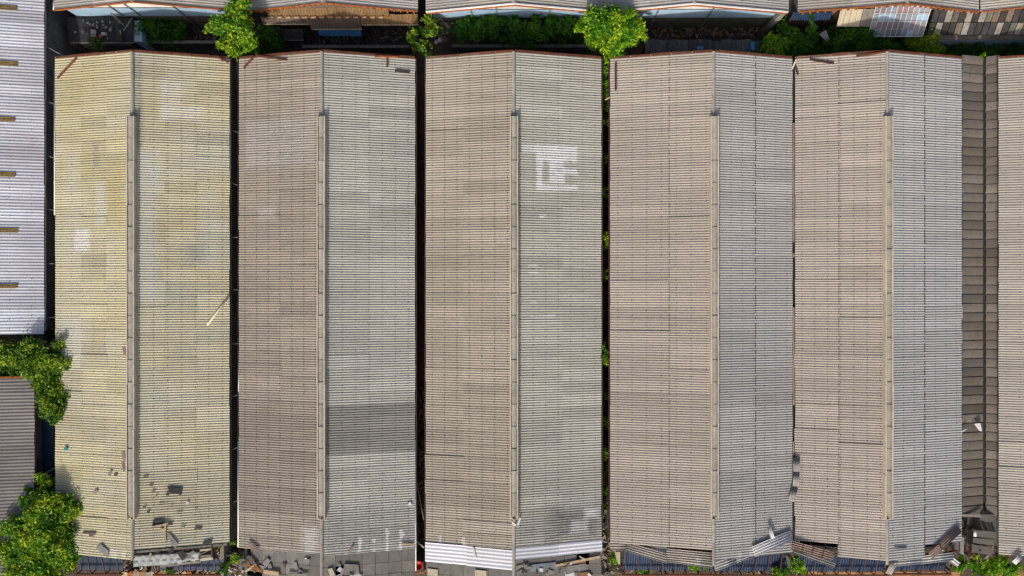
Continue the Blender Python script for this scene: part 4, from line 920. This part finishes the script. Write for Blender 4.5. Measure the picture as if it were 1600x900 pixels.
# dark plank roof
a, b = P(1008, 61, 3.0), P(1200, 86, 3.0)
PR = thing('plank_roof', ((a.x + b.x)/2, (a.y + b.y)/2, 0), 'dark weathered plank roof behind the seamed roof', 'roof')
x = a.x; i = 0
while x < b.x:
    w = R.uniform(.22, .5); x2 = min(x + w, b.x); dz = R.uniform(0, .05)
    MB().box(x + .012, x2 - .012, b.y, a.y + R.uniform(-.2, .03), 2.93 + dz, 2.98 + dz).build('plank', M['plank'], PR); x = x2
for yy in (a.y - .35, b.y + .25): MB().box(a.x, b.x, yy - .06, yy + .06, 2.78, 2.92).build('bearer', M['maroon'], PR)
for xx in (a.x + .2, (a.x + b.x)/2, b.x - .2): MB().box(xx - .07, xx + .07, a.y - .42, a.y - .28, 0, 2.775).build('post', M['maroon'], PR)
for x, y, w, h, lab in ((1094, 75, 10, 5, 'small bright blue scrap on the plank roof'), (1176, 72, 6, 12, 'blue tinted sheet strip on the plank roof end')):
    poly_plate('blue_scrap', flipfix([(x-w/2, y-h/2), (x+w/2, y-h/2), (x+w/2, y+h/2), (x-w/2, y+h/2)]), 3.06, M['brightblue'], lab, 'scrap', .03)
for x, y in ((682, 65), (687, 62)):
    p = P(x, y, .3); m = MB(); n = 8
    for k, (r_, z_) in enumerate(((.1, 0), (.22, .12), (.2, .35), (.06, .48))): m.v += [(p.x + r_*math.cos(q*6.283/n)*(1 + .2*math.sin(q*2 + x)), p.y + r_*math.sin(q*6.283/n), z_) for q in range(n)]
    for k in range(3): m.f += [(k*n+q, k*n+(q+1) % n, (k+1)*n+(q+1) % n, (k+1)*n+q) for q in range(n)]
    m.f += [tuple(range(3*n, 4*n)), tuple(range(n))[::-1]]
    tag(m.build('sack', M['white'], None, True), 'small white sack on the ground near the bare shrub', 'sack', 'white sacks by the bare shrub')

# ------------------------------------------------------------------ south ends: canopies, beams, posts, rubble
def canopy(label, x0, x1, y0, y1, zt, zb, mat='blue'): return leanto('canopy', label, 'canopy', x0, x1, y0, y1, zt, zb, M[mat], None, .22, 5, 'blue canopies below the south eaves', posts=True)
def canopyS(label, x0, x1, ytop, ybot, zt, zb, mat='blue'):
    """ribs fall away to the south"""
    a = P(x0, ytop, zt); b = P(x1, ytop, zt); c = P(x0, ybot, zb); X0, X1, Y1, Y0 = a.x, b.x, a.y, c.y
    t = thing('canopy', ((X0 + X1)/2, (Y0 + Y1)/2, 0), label, 'canopy', 'blue canopies below the south eaves')
    d = Vector((0, Y1 - Y0, zt - zb)); L = d.length; u = d/L; v = Vector((-1, 0, 0)); w = u.cross(v)
    T = Matrix(((u.x, v.x, w.x, X1), (u.y, v.y, w.y, Y0), (u.z, v.z, w.z, zb), (0, 0, 0, 1))); Tl = Matrix.Translation(-t.location) @ T
    n = max(1, round((X1 - X0)/1.1)); cov = (X1 - X0)/n; me = sheet_mesh('can' + label, L, M[mat], 5, .22, .012)
    for i in range(n):
        s = link('sheet', me, t, Tl @ Matrix.Translation((0, i*cov, R.uniform(0, .012))) @ Matrix.Rotation(R.gauss(0, .01), 4, 'Z') @ Matrix.Diagonal((1, cov/1.1, 1, 1))); s['tint'] = R.uniform(.3, .7)
    for i in range(n + 1):
        x = X0 + .05 + (X1 - X0 - .1)*i/n; MB().box(x - .035, x + .035, Y0 - .1, Y0 - .03, 0, zb + .75).build('post', M['maroon'], t)
        MB().beam((x, Y0 - .06, zb + .7), (x, Y1 + .25, zb + 1.25), .06, .08).build('strut', M['maroon'], t)
    MB().beam((X0 - .2, Y0 - .16, zb + .55), (X1 + .2, Y0 - .16, zb + .55), .12, .14).build('beam', M['rust'], t)
    return t
canopyS('blue canopy under the khaki roof end beside the bushy tree', 122, 190, 862, 890, 3.4, 3.0)
canopyS('blue canopy under the grey tarpaulin of khaki roof', 245, 342, 874, 891, 3.3, 3.0)
canopyS('long blue canopy under the sagging end of the seamed roof', 975, 1112, 858, 891, 3.5, 3.0)
canopyS('blue canopy under the white diagonal sheet corner', 1118, 1236, 866, 892, 3.4, 3.0)
canopyS('blue canopy under the left half of rosy roof end', 1248, 1384, 868, 892, 3.4, 3.0)
canopyS('narrow blue canopy under the right half of rosy roof end', 1388, 1480, 874, 890, 3.4, 3.1)
# grey tarpaulin
m = MB(); NX, NY = 26, 8; rr = random.Random(5); ph = [rr.uniform(0, 6) for _ in range(8)]
for j in range(NY + 1):
    for i in range(NX + 1):
        f = i/NX; x = 208 + 104*f; y0 = 868 - 6*f; y1 = 886 - 7*f; y = y0 + (y1 - y0)*j/NY
        z = 5.75 - 1.0*f - .5*(j/NY) + .07*math.sin(i*1.1 + ph[0] + j*.4) + .05*math.sin(i*2.3 + ph[1] - j) + .04*math.sin(j*1.7 + ph[2])
        m.v.append(tuple(P(x, y, z)))
for j in range(NY):
    for i in range(NX): k = j*(NX + 1) + i; m.f.append((k, k + NX + 1, k + NX + 2, k + 1))
tp = m.build('tarpaulin', M['tarp'], None, True); tag(tp, 'torn grey tarpaulin draped over the khaki roof end', 'tarpaulin')
sm = tp.modifiers.new('thick', 'SOLIDIFY'); sm.thickness = .02
bar('timber', (250, 885), (313, 877), .2, M['conc'], 'pale grey beam along the tarpaulin edge', 'timber', z=(4.7, 4.4), h=.1)
# wooden frame window-like on the khaki corner
FR = thing('timber_rack', P(321, 862, 4.6), 'broken timber frame with white boards at the khaki roof corner', 'frame')
for a, b, w, mm in (((311, 850), (331, 847), .12, 'bolt'), ((312, 850), (314, 875), .1, 'maroon'), ((331, 848), (331, 874), .12, 'maroon'), ((313, 852), (330, 850), .16, 'cream'), ((313, 860), (330, 858), .14, 'cream'), ((313, 866), (330, 858), .08, 'steel'), ((313, 875), (333, 872), .22, 'cream'), ((314, 870), (330, 868), .2, 'conc')):
    A, B = P(*a, 4.9), P(*b, 4.8); MB().beam(A, B, w, .07).build('board', M[mm], FR)
MB().box(FR.location.x - .4, FR.location.x - .3, FR.location.y - .2, FR.location.y - .1, 0, 4.7).build('prop', M['maroon'], FR)
MB().box(FR.location.x + .3, FR.location.x + .4, FR.location.y - .2, FR.location.y - .1, 0, 4.7).build('prop', M['maroon'], FR)
tag(MB().box(P(346, 0, 1.5).x, P(352, 0, 1.5).x, P(0, 900, 1.5).y, P(0, 846, 1.5).y, 0, 1.8).build('alley_wall', M['conc']), 'pale concrete wall stub in the khaki alley end', 'wall')
# rust brown wall sheets along the bottom edge of the picture (ground-level sheds further south)
def southroof(label, x0, x1, y, z, n, mats, cat='shed', h=2.2):
    a, b = P(x0, y, z), P(x1, y, z); t = thing('south_shed', ((a.x + b.x)/2, a.y - h/2, 0), label, cat); w = (b.x - a.x)/n
    for i in range(n):
        dz = R.uniform(0, .05)
        MB().prism([(a.x + i*w + .01, a.y - h, z - .35 + dz), (a.x + (i+1)*w - .01, a.y - h, z - .35 + dz), (a.x + (i+1)*w - .01, a.y + R.uniform(-.08, .05), z + dz), (a.x + i*w + .01, a.y + R.uniform(-.08, .05), z + dz)], (0, 0, .04)).build('roof_sheet', M[mats[i % len(mats)]], t)
    for x in (a.x + .2, b.x - .2):
        for yy in (a.y - .3, a.y - h + .2): MB().box(x - .06, x + .06, yy - .06, yy + .06, 0, z - .42).build('post', M['maroon'], t)
    MB().box(a.x, b.x, a.y - h + .1, a.y - h + .2, z - .5, z - .36).build('beam', M['maroon'], t)
southroof('rust brown sheet roof south of the rosy warehouse', 1262, 1500, 893, 2.8, 16, ['brownwall', 'brownwall', 'rustsheet'])
southroof('rust brown sheet roof right of the valley end weeds', 1556, 1640, 893, 2.4, 6, ['brownwall', 'rustsheet'])
southroof('broken orange plank roof south of the khaki warehouse', 190, 300, 893, 2.6, 12, ['wood', 'rustlit', 'rubble', 'brownwall', 'conc'])
southroof('brown sheet roof south of the seamed warehouse', 1040, 1200, 896, 2.4, 10, ['brownwall', 'dullrust', 'rustsheet'])
# posts
pp = P(1239, 880, 4.4); tag(MB().box(pp.x - .16, pp.x + .16, pp.y - .55, pp.y + .3, 0, 4.5).build('concrete_post', M['conc']), 'grey concrete post below the joint of two roof corners', 'post')
pp = P(967, 872, 4.2); tag(MB().prism([(pp.x - .05, pp.y - .5, 0), (pp.x + .1, pp.y - .5, 0), (pp.x + .1, pp.y + .5, 0), (pp.x - .25, pp.y + .5, 0)], (0, 0, 4.2)).build('concrete_post', M['cream']), 'pale tapering post under the sagging seamed roof corner', 'post')
# rubble heaps (uncountable)
def rubble(label, x0, x1, y0, y1, z, n, mats, smin=.06, smax=.22, seed=1):
    rg = random.Random(seed); m = MB(); A, B = P(x0, y1, z), P(x1, y0, z)
    mesh = None
    for i in range(n):
        x, y = rg.uniform(A.x, B.x), rg.uniform(A.y, B.y); s = rg.uniform(smin, smax); an = rg.uniform(0, 3.1); zz = z*rg.uniform(.0, 1)
        d = Vector((math.cos(an)*s, math.sin(an)*s, rg.uniform(-.4, .4)*s)); m.beam(Vector((x, y, zz + .1)) - d, Vector((x, y, zz + .1)) + d, s*rg.uniform(.3, 1), s*rg.uniform(.2, .6))
    me = m.mesh('rubble', None)
    for q in mats: me.materials.append(M[q])
    for p in me.polygons: p.material_index = (p.index // 6) * 7919 % len(mats)
    tag(link('rubble', me), label, 'rubble', kind='stuff')
rubble('pale rubble heap at the foot of the khaki alley', 335, 374, 866, 902, 1.4, 420, ['rubble', 'white', 'conc', 'brownwall', 'darkslat'], seed=1)
rubble('rubble strewn south of the khaki warehouse', 190, 335, 886, 904, .8, 420, ['rubble', 'rustlit', 'white', 'conc', 'darkslat', 'wood'], .08, .3, seed=2)
rubble('dark litter along the tan roof alley', 649, 664, 605, 900, .3, 500, ['darkslat', 'conc', 'rubble', 'wood', 'darkconc'], seed=3)
rubble('litter below the pale blue north wall', 1020, 1195, 38, 58, .3, 260, ['darkslat', 'rubble', 'brownwall', 'conc'], seed=4)
rubble('litter in the alley beside the seamed roof end', 940, 955, 780, 900, .3, 180, ['darkslat', 'rubble', 'conc'], seed=5)
rubble('litter on the shaded ground of the north alley', 210, 700, 40, 66, .2, 500, ['darkslat', 'darkconc', 'conc', 'rubble'], seed=6)
rubble('litter in the khaki alley', 359, 373, 600, 870, .3, 260, ['darkslat', 'darkconc', 'rubble'], seed=7)
rubble('debris at the broken valley end', 1500, 1562, 806, 880, 2.6, 160, ['darkslat', 'flat', 'rubble', 'rust', 'darkconc'], .1, .4, seed=8)
rubble('debris under the south edge of the seamed warehouse', 945, 1240, 892, 904, .8, 240, ['rubble', 'darkconc', 'brownwall', 'conc'], seed=9)
# broken timbers and panels at the brown roof end
for a, b, w, mm, lab in (((388, 849), (403, 861), .28, 'loosetan', 'brown ribbed plank at the brown roof corner'), ((381, 880), (403, 890), .16, 'rustlit', 'orange lath among the broken panels'), ((384, 893), (400, 882), .14, 'wood', 'pale lath crossing the orange lath'), ((400, 884), (413, 898), .14, 'rustlit', 'orange lath leaning at the panel edge'), ((387, 869), (400, 884), .3, 'dullrust', 'dark ribbed board among the broken panels'), ((412, 893), (436, 897), .3, 'wood', 'long pale plank below the brown roof panels'), ((450, 898), (480, 899), .2, 'conc', 'grey plank below the brown roof panels')):
    bar('broken_lath', a, b, w, M[mm], lab, 'lath', off=.22)
for pts, mm, lab in (([(538, 881), (560, 882), (562, 897), (537, 899)], 'conc', 'large pale panel lying askew on brown roof end'), ([(546, 898), (553, 888), (566, 900), (556, 906)], 'loosewhite', 'white panel corner tilted on brown roof end'), ([(526, 891), (531, 885), (538, 890), (534, 895)], 'loosewhite', 'small white panel chip on brown roof end'), ([(512, 889), (519, 887), (524, 899), (517, 902)], 'cream', 'cream split panel near the brown roof ridge end'), ([(410, 880), (418, 871), (423, 876), (416, 887)], 'conc', 'grey square panel tilted among the laths'),
        ([(400, 882), (417, 885), (416, 889), (402, 888)], 'loosegrey', 'grey strip panel below the tilted square panel')):
    poly_plate('roof_debris', flipfix(pts), 0, M[mm], lab, 'panel', .04, 'loose panels on the brown roof end', True, .12)
rc = random.Random(21)
for k in range(34):
    x, y = (rc.uniform(376, 500), rc.uniform(872, 900)) if k < 12 else ((rc.uniform(508, 560), rc.uniform(880, 900)) if k < 19 else (rc.uniform(806, 935), rc.uniform(880, 900)))
    w, h, an = rc.uniform(2, 6), rc.uniform(1, 3.5), rc.uniform(0, 3.1)
    pts = [(x + math.cos(an)*u*w - math.sin(an)*v*h, y + math.sin(an)*u*w + math.cos(an)*v*h) for u, v in ((-1, -1), (1, -.8), (.8, 1), (-.9, .7))]
    where = 'brown' if k < 19 else 'tan'
    poly_plate('panel_chip', flipfix(pts), 0, M[rc.choice(('loosegrey', 'conc', 'darkslat', 'loosegrey', 'rubble', 'white', 'dullrust'))], 'small broken chip strewn over the %s roof end panels' % where, 'chip', .03, 'broken chips on the %s roof end' % where, True, .1 + .002*k)
for a, b, w, mm, lab in (((868, 884), (937, 870), .2, 'wood', 'pale batten exposed below the white metal sheet'), ((880, 881), (915, 878), .12, 'rustlit', 'orange batten exposed below the white metal sheet'), ((905, 869), (914, 874), .1, 'wood', 'short diagonal batten below the white metal sheet')):
    bar('broken_lath', a, b, w, M[mm], lab, 'lath', off=.12)
for pts, mm, lab in (([(825, 883), (868, 878), (870, 888), (828, 894)], 'tarp', 'grey plastic film lying on the tan roof end'), ([(880, 886), (915, 880), (914, 890), (884, 898)], 'loosegrey', 'grey bent panel at the tan roof right end'), ([(806, 884), (826, 880), (824, 890), (806, 893)], 'conc', 'pale split panel by the tan roof ridge end'), ([(882, 893), (902, 892), (902, 902), (884, 903)], 'white', 'white panel at the lower tan roof end'), ([(905, 895), (922, 893), (922, 903), (906, 903)], 'brownwall', 'rust brown panel at the lower tan roof end'), ([(668, 888), (684, 890), (684, 900), (668, 899)], 'cream', 'cream panel at the left end of tan roof'), ([(742, 890), (760, 892), (760, 901), (742, 900)], 'cream', 'cream panel beside the tan roof ridge end')):
    poly_plate('roof_debris', flipfix(pts), 0, M[mm], lab, 'panel', .03, 'loose panels on the tan roof end', True, .08)
